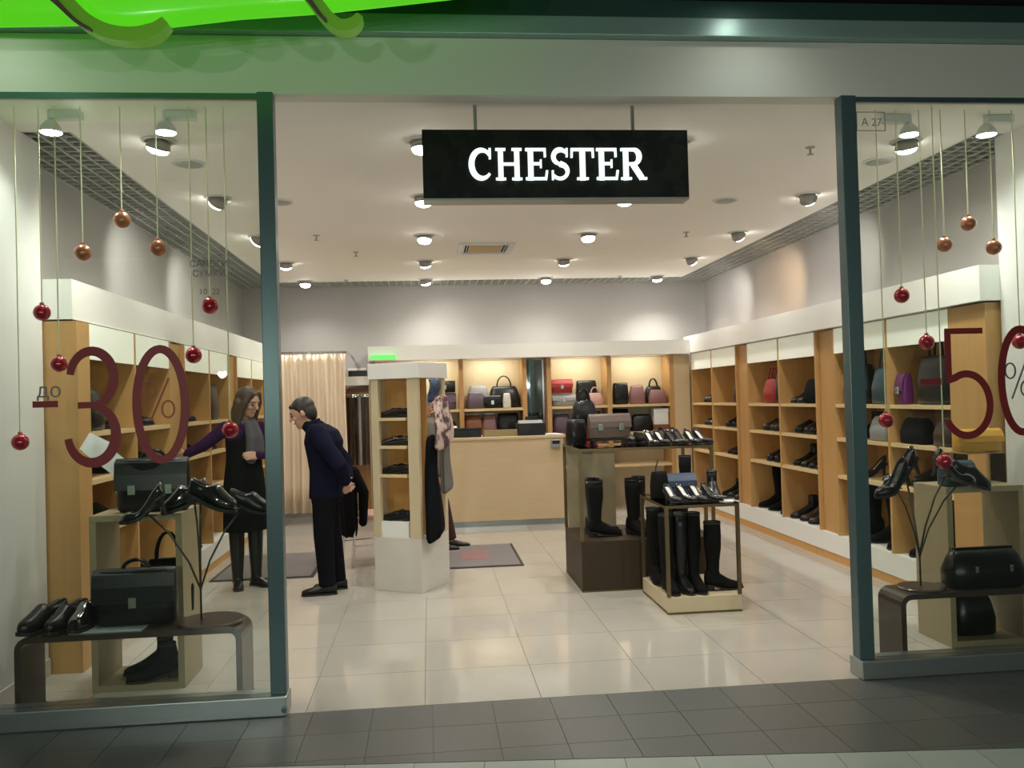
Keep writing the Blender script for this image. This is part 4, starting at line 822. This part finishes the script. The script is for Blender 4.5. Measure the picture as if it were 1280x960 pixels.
t = thing('window_decal', 'dark red minus thirty percent lettering on the left window', 'window decal', (-1.55, 0, 0))
part(t, 'minus_sign', MB().box(-1.955, -1.835, Y0, Y1, 1.575, 1.607), RED)
three = [(x, z) for x, z in ell(-1.67, 1.715, .105, .135, 172, -78, 26)]; 
p = MB().ribbon(three, [.036 + .012 * math.sin(math.pi * k / 26) for k in range(27)], Y0, Y1)
low = ell(-1.675, 1.435, .115, .142, 80, -172, 28); p.ribbon(low, [.036 + .016 * math.sin(math.pi * k / 28) for k in range(29)], Y0 + .0002, Y1 - .0002); p.box(-1.74, -1.64, Y0 + .0004, Y1 - .0004, 1.565, 1.597)
part(t, 'digit', p, RED); part(t, 'digit', zero(-1.34, 1.575, .118, .278, .042), RED); percent(t, -1.35, 1.60, 1.0, REDT, .009)
def font_mesh(s, size, m):
    c = bpy.data.curves.new('txt', 'FONT'); c.body = s; c.size = size; c.extrude = .001; c.align_x = 'CENTER'
    o = bpy.data.objects.new('tmp', c); COL.objects.link(o); dg = bpy.context.evaluated_depsgraph_get(); dg.update()
    me = bpy.data.meshes.new_from_object(o.evaluated_get(dg)); bpy.data.objects.remove(o); me.materials.clear(); me.materials.append(m); return me
def txt(t, s, x, z, size, m):
    return obj('word', font_mesh(s, size, m), t, loc=(x - t.location.x, Y0, z), rot=(R(90), 0, 0))
t = thing('window_decal', 'small grey word at the left of the thirty percent lettering', 'window decal', (-1.88, 0, 0)); txt(t, 'до', -1.875, 1.625, .10, GREYD)
t = thing('window_decal', 'dark red minus fifty percent lettering on the right window', 'window decal', (3.0, 0, 0))
part(t, 'minus_sign', MB().box(2.68, 2.80, Y0, Y1, 1.565, 1.597), RED)
p = MB().ribbon([(2.845, 1.60), (2.845, 1.862)], .036, Y0, Y1); p.box(2.828, 3.05, Y0 + .0002, Y1 - .0002, 1.84, 1.872)
five = [(2.832, 1.585)] + ell(2.945, 1.45, .135, .17, 118, -150, 28); p.ribbon(five, .040, Y0 + .0004, Y1 - .0004); part(t, 'digit', p, RED)
part(t, 'digit', zero(3.27, 1.575, .118, .285, .042), RED); percent(t, 3.25, 1.58, 1.0, GREYD, .009)
t = thing('window_decal', 'faint grey opening-hours lettering high on the left window', 'window decal', (-1.09, 0, 0))
txt(t, 'САПОГИ', -1.09, 2.265, .045, GREYD); txt(t, 'СУМКИ', -1.09, 2.215, .045, GREYD); txt(t, '10  22', -1.09, 2.125, .04, GREYD)
t = thing('window_decal', 'painted reflection of boxed sign lettering, top of the right window', 'window decal', (2.44, 0, 0)); txt(t, 'А 27', 2.45, 2.99, .06, GREYL)  # reflected sign drawn as pale lettering on the pane
p = MB()
for a in ((2.365, 2.53, 2.962, 2.966), (2.365, 2.53, 3.064, 3.068), (2.365, 2.369, 2.966, 3.064), (2.526, 2.53, 2.966, 3.064)): p.box(a[0], a[1], Y0, Y1, a[2], a[3])
part(t, 'outline', p, GREYL)

sg = thing('shop_sign', 'black hanging sign with lit white letters reading CHESTER', 'sign', (.725, 4.66, 2.62))
obj('sign_box', MB().box(-.725, .725, -.06, .06, .012, .38).mesh('sign_box', SIGNB, bevel=.002), sg)
bx('bottom_trim', STEEL, sg, -.725, .725, -.06, .06, 0, .011)
for x in (-.435, .435): obj('hanging_rod', MB().tube([(x, 0, .38), (x, 0, .53)], .010, 10).mesh('hanging_rod', STEEL), sg)
def letter(ch):
    m = MB(); D0, D1 = -.074, -.061; st, th, sr = .20, .085, .075
    e = [0]
    def rc(x0, x1, z0, z1): e[0] += .00005; m.box(x0, x1, D0 - e[0], D1, z0, z1)
    def rb(p_, w_): e[0] += .00005; m.ribbon(p_, w_, D0 - e[0], D1)
    if ch == 'C':
        a = ell(.47, .5, .37, .44, 42, 318, 30); rb(a, [.09 + .12 * math.sin(math.pi * k / 30) ** 1.5 for k in range(31)]); rc(.72, .80, .66, 1.0); wd = .88
        rb([(.745, .80), (.66, .90)], .12)
    elif ch == 'H':
        for x in (.08, .66): rc(x + .06, x + .06 + st - .02, 0, 1); rc(x - .03, x + .33, 0, sr); rc(x - .03, x + .33, 1 - sr, 1)
        rc(.2, .8, .46, .46 + th); wd = 1.06
    elif ch == 'E':
        rc(.12, .31, 0, 1); rc(.03, .78, 0, th); rc(.03, .76, 1 - th, 1); rc(.25, .6, .47, .47 + th); rc(.55, .61, .38, .64); rb([(.75, .0), (.80, .30)], .08); rb([(.73, 1.0), (.735, .72)], .075); wd = .86
    elif ch == 'S':
        rb(ell(.40, .73, .25, .22, 35, 265, 20), [.08 + .09 * math.sin(math.pi * k / 20) for k in range(21)]); rb(ell(.38, .27, .27, .225, 85, -150, 22), [.17 - .09 * k / 22 for k in range(23)])
        rb([(.37, .52), (.43, .49)], .17); rc(.60, .67, .72, 1.0); rc(.08, .15, 0, .30); wd = .74
    elif ch == 'T':
        rc(.33, .53, 0, 1); rc(.22, .64, 0, sr); rc(.02, .84, 1 - th, 1); rb([(.05, 1.0), (.04, .70)], .075); rb([(.81, 1.0), (.82, .70)], .075); wd = .88
    elif ch == 'R':
        rc(.12, .31, 0, 1); rc(.03, .42, 0, sr); rc(.03, .5, 1 - th, 1); rb([(.3, .955)] + ell(.50, .73, .21, .225, 85, -85, 16) + [(.3, .50)], [.09] + [.10 + .09 * math.sin(math.pi * k / 16) for k in range(17)] + [.085])
        rb([(.47, .50), (.80, .04)], .19); rc(.72, .98, 0, sr); wd = .95
    return m, wd
lm = [letter(c) for c in 'CHESTER']; tot = sum(w_ for _, w_ in lm) + .03 * 6; sx = .965 / tot; xx = -.725 + .245
for (m, wd) in lm:
    for i, (x, y, z) in enumerate(m.v): m.v[i] = (xx + x * sx, y, .105 + z * .172)
    obj('letter', m.mesh('letter', SIGNW), sg); xx += (wd + .03) * sx

# ================================================================== GREEN CANOPY IN THE MALL
cn = thing('green_canopy', 'glowing lime green curved panel canopy above the left window', 'canopy', (-.6, 3.9, 3.2))
def sheet(pts):   # lower edge of a gently bowed panel that rises to the ceiling
    v, f = [], []; n = len(pts); K = 7
    for th in (0, .012):
        for k in range(K):
            q = k / (K - 1)
            for x, z in pts: v.append((x + .6, -.05 - .06 * math.sin(q * 2.2) + th, z + (3.64 - z) * q - 3.2))
    m_ = K * n
    for k in range(K - 1):
        for i in range(n - 1):
            a = k * n + i; f.append((a, a + 1, a + n + 1, a + n)); f.append((m_ + a, m_ + a + n, m_ + a + n + 1, m_ + a + 1))
    for i in range(n - 1): f.append((i, m_ + i, m_ + i + 1, i + 1))
    return MB().add(v, f)
obj('panel', sheet([(-2.6, 3.20), (-1.88, 3.20), (-1.58, 3.21), (-1.42, 3.215)]).mesh('panel', GREEN, smooth=True), cn)
obj('panel', sheet([(-1.418, 3.21), (-1.25, 3.19), (-1.08, 3.21), (-.78, 3.25), (-.43, 3.28), (-.19, 3.31), (.12, 3.35), (.55, 3.41)]).mesh('panel', GREEN, smooth=True), cn)
def smooth_path(pts):
    P = [Vector((x, 0, z)) for x, z in pts]; out = []
    for i in range(len(P) - 1):
        p0, p1, p2, p3 = P[max(i - 1, 0)], P[i], P[i + 1], P[min(i + 2, len(P) - 1)]
        for k in range(5):
            t_ = k / 5; out.append(.5 * (2 * p1 + (p2 - p0) * t_ + (2 * p0 - 5 * p1 + 4 * p2 - p3) * t_ ** 2 + (3 * p1 - p0 - 3 * p2 + p3) * t_ ** 3))
    out.append(P[-1]); return [(p_.x, p_.z) for p_ in out]
def rib(pts, w_):
    p = [(x + .6, z - 3.2) for x, z in smooth_path(pts)]; n = len(p)
    obj('rib', MB().ribbon(p, [w_ * (1 if k < n * .8 else 1 - .5 * (k / n - .8) / .2) for k in range(n)], -.18, -.10).mesh('rib', GREENR), cn)
    q = [(x - w_ * .40, z - w_ * .30) for x, z in p][:int(n * .55)]
    obj('rib_edge', MB().ribbon(q, [w_ * .6 * (1 - .8 * k / len(q)) for k in range(len(q))], -.215, -.181).mesh('rib_edge', TAUPE), cn)
rib([(-1.66, 3.50), (-1.54, 3.34), (-1.46, 3.26), (-1.38, 3.18), (-1.29, 3.135), (-1.19, 3.125), (-1.11, 3.145), (-1.06, 3.185)], .06)
rib([(-.58, 3.50), (-.48, 3.34), (-.43, 3.27), (-.38, 3.205), (-.33, 3.175), (-.28, 3.185), (-.25, 3.22)], .05)

# ================================================================== PEOPLE
def xform(m, mat4): m.v = [tuple(mat4 @ Vector(p)) for p in m.v]; return m
def head_mb(mat4):
    h = MB(); h.ball((0, 0, .02), .1, 20, 13, (.98, .77, 1.08)); h.ball((.022, 0, -.055), .066, 16, 11, (1, .86, 1)); h.ball((.062, 0, -.088), .026, 12, 9)
    h.tube([(.088, 0, .03), (.102, 0, .0), (.112, 0, -.018)], [.009, .012, .015], 8, True, True); h.ball((.085, 0, .04), .02, 12, 9, (.6, 2.4, .7))
    for s in (-1, 1): h.ball((-.008, s * .08, -.002), .024, 12, 9, (.8, .4, 1.25)); h.ball((.07, s * .035, -.02), .026, 10, 9, (.7, 1, .8))
    h.tube([(-.015, 0, -.05), (-.03, 0, -.15)], [.052, .055], 14, True, True)
    return xform(h, mat4)
def face_parts(t, mat4):
    for s in (-1, 1):
        obj('eye', xform(MB().ball((.086, s * .033, .008), .0105, 10, 7, (.8, 1.3, .7)), mat4).mesh('eye', EYE, smooth=True), t)
        obj('eyebrow', xform(MB().tube([(.093, s * .016, .032), (.090, s * .035, .037), (.080, s * .052, .030)], .0045, 6, True, True), mat4).mesh('eyebrow', HAIRB), t)
    obj('mouth', xform(MB().tube([(.080, -.024, -.058), (.091, 0, -.055), (.080, .024, -.058)], [.004, .0075, .004], 8, True, True), mat4).mesh('mouth', LIPS, smooth=True), t)
def hand_mb(wrist, d, side, curl=.5, s=1.0):
    """wrist point, pointing direction d, side vector (towards the thumb)."""
    h = MB(); w_ = Vector(wrist); d = Vector(d).normalized(); sd = Vector(side); sd = (sd - d * sd.dot(d)).normalized(); nrm = d.cross(sd).normalized()
    for o_ in (-.026, -.009, .009, .026): h.tube([w_ + sd * o_ * .7 * s, w_ + d * .045 * s + sd * o_ * s, w_ + d * .088 * s + sd * o_ * 1.05 * s], [.016 * s, .0165 * s, .0135 * s], 8, True, True)
    for o_, L in ((.033, .070), (.0115, .082), (-.0105, .076), (-.032, .058)):
        p0 = w_ + d * .085 * s + sd * o_ * s; a = curl; pts = [p0 - d * .01]
        for k, f_ in enumerate((.45, .32, .23)):
            dr = d * math.cos(a) + nrm * math.sin(a); p0 = p0 + dr * L * f_ * s; pts.append(p0); a += curl
        h.tube(pts, [.0095 * s, .009 * s, .0085 * s, .0075 * s], 8, True, True)
    p0 = w_ + d * .02 * s + sd * .026 * s
    h.tube([p0, p0 + (d * .6 + sd * .7 + nrm * .2) * .035 * s, p0 + (d * .95 + sd * .75 + nrm * .5) * .058 * s], [.0135 * s, .011 * s, .0085 * s], 8, True, True)
    return h
def torso(m, rs, yaw, c=(0, 0)):
    Rz = Matrix.Rotation(yaw, 4, 'Z'); rings_ = []
    for z, cx, cy, a, b in rs: rings_.append([tuple(Vector((cx, cy, 0)) + (Rz @ Vector((x, y, z)))) for x, y, z in se(0, 0, z, a, b, 20, 2.4)])
    return m.rings(rings_)
def fig(name, m, mt, vox=.009, sm=2):
    me = bake(m.mesh(name), voxel=vox, smooth_it=sm)
    for p_ in me.polygons: p_.use_smooth = True
    me.materials.clear(); me.materials.append(mt); return me
def foot_mb(ank, d, L=.25, w_=.042, h=.075):
    a = Vector(ank); d = Vector((d[0], d[1], 0)).normalized(); n_ = Vector((-d.y, d.x, 0)); rs = []
    for q, ww, hh in ((-.27, .6, .75), (-.22, .85, 1), (0, .95, 1.15), (.2, .95, .95), (.42, 1.08, .72), (.6, 1, .55), (.7, .62, .42), (.735, .25, .28)):
        c = Vector((a.x, a.y, 0)) + d * q * L; H_ = hh * h
        rs.append([c + n_ * w_ * ww * math.cos(t_) + Vector((0, 0, .012 + H_ * .5 + H_ * .5 * math.sin(t_) if math.sin(t_) > -.6 else .012)) for t_ in [2 * math.pi * k / 14 for k in range(14)]])
    return MB().rings(rs)
def sole_mb(ank, d, L=.25, w_=.044):
    a = Vector(ank); d = Vector((d[0], d[1], 0)).normalized(); n_ = Vector((-d.y, d.x, 0)); out = []
    for q, ww in ((-.28, .5), (-.23, .85), (0, .9), (.2, .88), (.42, 1.08), (.62, .95), (.74, .4)):
        c = Vector((a.x, a.y, 0)) + d * q * L; out.append([c - n_ * w_ * ww, c + n_ * w_ * ww, c + n_ * w_ * ww + Vector((0, 0, .016)), c - n_ * w_ * ww + Vector((0, 0, .016))])
    return MB().rings(out)

# --- man bending forward, hands behind his back
px, py = -.88, 7.25
man = thing('person', 'man in navy jumper and black trousers, hands clasped behind his back', 'person', (px, py, 0))
HM = Matrix.Translation((-.155, 0, 1.475)) @ Matrix.Rotation(math.pi, 4, 'Z') @ Matrix.Rotation(R(20), 4, 'Y')
m = head_mb(HM); m.tube([(-.115, 0, 1.40), (-.045, 0, 1.33)], [.055, .07], 14, True, True)
torso(m, [(.80, .01, 0, .10, .15), (.95, .01, 0, .095, .14), (1.08, .005, 0, .10, .14), (1.22, -.005, 0, .11, .16), (1.32, -.02, 0, .09, .165), (1.37, -.035, 0, .06, .10)], 0)
for s, ank in ((-1, (.02, -.08)), (1, (.085, .12))):
    m.tube([(.01, s * .085, .86), (0.0 if s < 0 else .045, s * .09, .48), (ank[0], ank[1], .08)], [.08, .055, .04], 14, True, True)
    m.tube([(-.02, s * .175, 1.31), (.155, s * .235, 1.06), (.185, s * .085, .90)], [.048, .04, .030], 12, True, True)
h1 = hand_mb((.185, -.085, .90), (.02, .9, -.32), (.2, 0, 1), .55); h2 = hand_mb((.195, .085, .885), (.1, -.85, -.40), (.2, 0, 1), .45)
for h in (h1, h2): m.add(h.v, h.f)
obj('body', fig('body', m, SKIN, .0065, 2), man)
hr = MB(); hr.ball((-.018, 0, .052), .101, 18, 11, (1.0, .83, .84)); hr.ball((-.055, 0, .0), .073, 16, 11, (.85, 1.05, 1.25)); hr.tube([(.066, -.045, .085), (.076, 0, .082), (.066, .045, .085)], .016, 8, True, True); hr.ball((-.03, 0, .02), .086, 14, 9, (.85, .98, 1.0))
for s in (-1, 1): hr.tube([(.01, s * .074, .04), (.0, s * .076, .0)], .012, 8, True, True)
obj('hair', fig('hair', xform(hr, HM), HAIRB, .008, 2), man); face_parts(man, HM)
sw = MB(); torso(sw, [(.78, .015, 0, .135, .175), (.86, .015, 0, .13, .17), (1.0, .012, 0, .122, .165), (1.12, .012, 0, .14, .175), (1.24, .01, 0, .16, .195), (1.33, .0, 0, .13, .20), (1.385, -.035, 0, .08, .11)], 0)
for s in (-1, 1): sw.tube([(-.02, s * .17, 1.315), (.05, s * .22, 1.2), (.155, s * .24, 1.06), (.185, s * .12, .925)], [.078, .074, .068, .052], 14, True, True)
sw.tube([(-.115, 0, 1.385), (-.05, 0, 1.34)], [.062, .09], 16, True, True)
obj('jumper', fig('jumper', sw, NAVYC, .011, 3), man)
obj('collar', MB().tube([(-.09 + .062 * math.cos(k * .5236), .064 * math.sin(k * .5236), 1.388 + .035 * math.cos(k * .5236)) for k in range(13)], .013, 8, False).mesh('collar', NAVYC, smooth=True), man)
tr = MB(); torso(tr, [(.74, .015, 0, .115, .165), (.82, .015, 0, .12, .168), (.90, .015, 0, .115, .16)], 0)
for s, ank in ((-1, (.02, -.08)), (1, (.085, .12))): tr.tube([(.01, s * .083, .80), (.0 if s < 0 else .045, s * .09, .48), (ank[0], ank[1], .07)], [.10, .082, .068], 16)
obj('trousers', fig('trousers', tr, TROU, .011, 3), man)
for ank in ((.02, -.08), (.085, .12)):
    sh = obj('shoe', foot_mb((ank[0], ank[1], 0), (-1, -.08), .28).mesh('shoe', BLK, smooth=True), man); obj('sole', sole_mb((ank[0], ank[1], 0), (-1, -.08), .28).mesh('sole', SOLE), sh)

# --- woman reaching to the shelf
wo = thing('person', 'long-haired woman in purple jumper and black dress reaching to a shelf', 'person', (-1.6, 7.65, 0))
yw = R(-40)
HW = Matrix.Translation((.05, -.03, 1.575)) @ Matrix.Rotation(R(-32), 4, 'Z') @ Matrix.Rotation(R(17), 4, 'Y')
m = head_mb(HW); m.tube([(.03, -.01, 1.48), (.0, 0, 1.40)], [.046, .06], 14, True, True)
torso(m, [(.86, 0, 0, .10, .14), (.98, 0, 0, .10, .145), (1.12, 0, 0, .085, .115), (1.26, 0, 0, .10, .135), (1.37, 0, 0, .08, .15), (1.42, .0, 0, .05, .08)], yw)
for lx, ly in ((-.065, -.045), (.075, .035)): m.tube([(lx * .9, ly * .9, .88), (lx, ly, .48), (lx, ly, .08)], [.075, .05, .036], 14, True, True)
ARM_R = [(-.135, -.075, 1.365), (-.30, -.16, 1.225), (-.425, -.17, 1.165)]; ARM_L = [(.13, .08, 1.355), (.175, .05, 1.12), (.135, -.12, 1.125)]
m.tube(ARM_R, [.042, .036, .026], 12, True, True); m.tube(ARM_L, [.042, .036, .026], 12, True, True)
for h in (hand_mb(ARM_R[2], (-.95, -.05, -.2), (0, -.5, .8), .28, .92), hand_mb(ARM_L[2], (-.45, -.85, .1), (-.3, 0, .9), .5, .92)): m.add(h.v, h.f)
obj('body', fig('body', m, SKIN, .0065, 2), wo)
hr = MB(); hr.ball((-.02, 0, .045), .108, 18, 11, (1.0, .84, .92)); hr.ball((-.06, 0, -.02), .082, 16, 11, (.85, 1.05, 1.4))
for s in (-1, 1):
    hr.tube([(.055, s * .045, .10), (.045, s * .082, .02), (.02, s * .092, -.08), (.02, s * .095, -.18), (.035, s * .085, -.25)], [.024, .028, .032, .034, .018], 10, True, True)
    hr.tube([(-.03, s * .08, 0), (-.04, s * .085, -.14), (-.03, s * .08, -.25)], [.04, .045, .022], 10, True, True)
hr.tube([(-.07, 0, 0), (-.08, 0, -.14), (-.075, 0, -.26)], [.06, .065, .03], 12, True, True)
obj('hair', fig('hair', xform(hr, HW), HAIRW, .008, 2), wo); face_parts(wo, HW)
ju = MB(); torso(ju, [(1.04, 0, 0, .115, .15), (1.16, 0, 0, .11, .14), (1.28, 0, 0, .12, .155), (1.37, 0, 0, .10, .172), (1.425, 0, 0, .065, .10)], yw)
ju.tube(ARM_R, [.062, .052, .040], 14, True, True); ju.tube(ARM_L, [.062, .052, .040], 14, True, True)
obj('jumper', fig('jumper', ju, PURPC, .011, 3), wo)
dr = MB(); torso(dr, [(.48, 0, 0, .16, .185), (.70, 0, 0, .158, .18), (.92, 0, 0, .145, .172), (1.06, 0, 0, .125, .155), (1.14, 0, 0, .122, .15), (1.27, 0, 0, .132, .152), (1.345, 0, 0, .112, .12)], yw)
obj('dress', fig('dress', dr, TROU, .011, 3), wo)
sc_ = MB(); Rz = Matrix.Rotation(yw, 4, 'Z')
sc_.tube([tuple(Rz @ Vector((.075 * math.cos(k * .5236), .085 * math.sin(k * .5236), 1.425 - .02 * math.cos(k * .5236)))) for k in range(13)], .032, 10)
for yy, zz in ((-.03, 1.10), (.035, 1.16)): sc_.tube([tuple(Rz @ Vector(p_)) for p_ in ((.10, yy, 1.40), (.145, yy * 1.3, 1.28), (.148, yy * 1.4, zz))], [.034, .042, .046], 10, True, True)
obj('scarf', fig('scarf', sc_, GSCARF, .01, 2), wo)
for lx, ly, dd in ((-.065, -.045, (.25, -1)), (.075, .035, (.75, -.7))):
    b_ = MB().tube([(lx, ly, .04), (lx, ly, .12), (lx, ly, .3), (lx, ly, .52)], [.045, .047, .06, .068], 14); f_ = foot_mb((lx, ly, 0), dd, .24, .04, .07); b_.add(f_.v, f_.f)
    bo = obj('boot', fig('boot', b_, BLK, .008, 2), wo); obj('sole', sole_mb((lx, ly, 0), dd, .24, .042).mesh('sole', SOLE), bo)

# --- customer mostly hidden behind the tower
cu_ = thing('person', 'person in grey coat and dark trousers standing half hidden behind the tower', 'person', (-.005, 9.0, 0))
HC = Matrix.Translation((-.05, 0, 1.49)) @ Matrix.Rotation(R(20), 4, 'Z') @ Matrix.Rotation(R(12), 4, 'Y')
m = head_mb(HC); torso(m, [(.82, 0, 0, .10, .14), (1.0, 0, 0, .09, .12), (1.2, 0, 0, .10, .14), (1.31, 0, 0, .08, .15), (1.36, 0, 0, .05, .08)], 0)
for s, ax in ((-1, .08), (1, .20)): m.tube([(.0, s * .08, .85), (ax * .6, s * .09, .47), (ax, s * .1, .08)], [.075, .05, .038], 12, True, True)
for s in (-1, 1): m.tube([(-.01, s * .16, 1.29), (.05, s * .2, 1.03), (.10, s * .18, .80)], [.042, .036, .028], 12, True, True); h = hand_mb((.10, s * .18, .80), (.35, 0, -1), (.9, 0, .3), .35, .95); m.add(h.v, h.f)
obj('body', fig('body', m, SKIN, .0075, 2), cu_)
hr = MB(); hr.ball((-.02, 0, .045), .107, 16, 11, (1.0, .84, .9)); hr.ball((-.06, 0, -.01), .08, 14, 9, (.85, 1.05, 1.3)); obj('hair', fig('hair', xform(hr, HC), GREYB, .009, 2), cu_); face_parts(cu_, HC)
co = MB(); torso(co, [(.66, 0, 0, .145, .185), (.85, 0, 0, .135, .175), (1.03, 0, 0, .12, .155), (1.2, 0, 0, .13, .17), (1.31, 0, 0, .105, .175), (1.37, 0, 0, .065, .10)], 0)
for s in (-1, 1): co.tube([(-.01, s * .16, 1.29), (.05, s * .205, 1.03), (.095, s * .185, .82)], [.066, .058, .05], 14, True, True)
obj('coat', fig('coat', co, GREYCOAT, .012, 3), cu_)
tr = MB()
for s, ax in ((-1, .08), (1, .20)): tr.tube([(.0, s * .08, .80), (ax * .6, s * .09, .47), (ax, s * .1, .09)], [.09, .075, .06], 14)
obj('trousers', fig('trousers', tr, WINE, .012, 2), cu_)
for s, ax in ((-1, .08), (1, .20)):
    sh = obj('shoe', foot_mb((ax, s * .1, 0), (1, .05), .27).mesh('shoe', BLK, smooth=True), cu_); obj('sole', sole_mb((ax, s * .1, 0), (1, .05), .27).mesh('sole', INSW), sh)
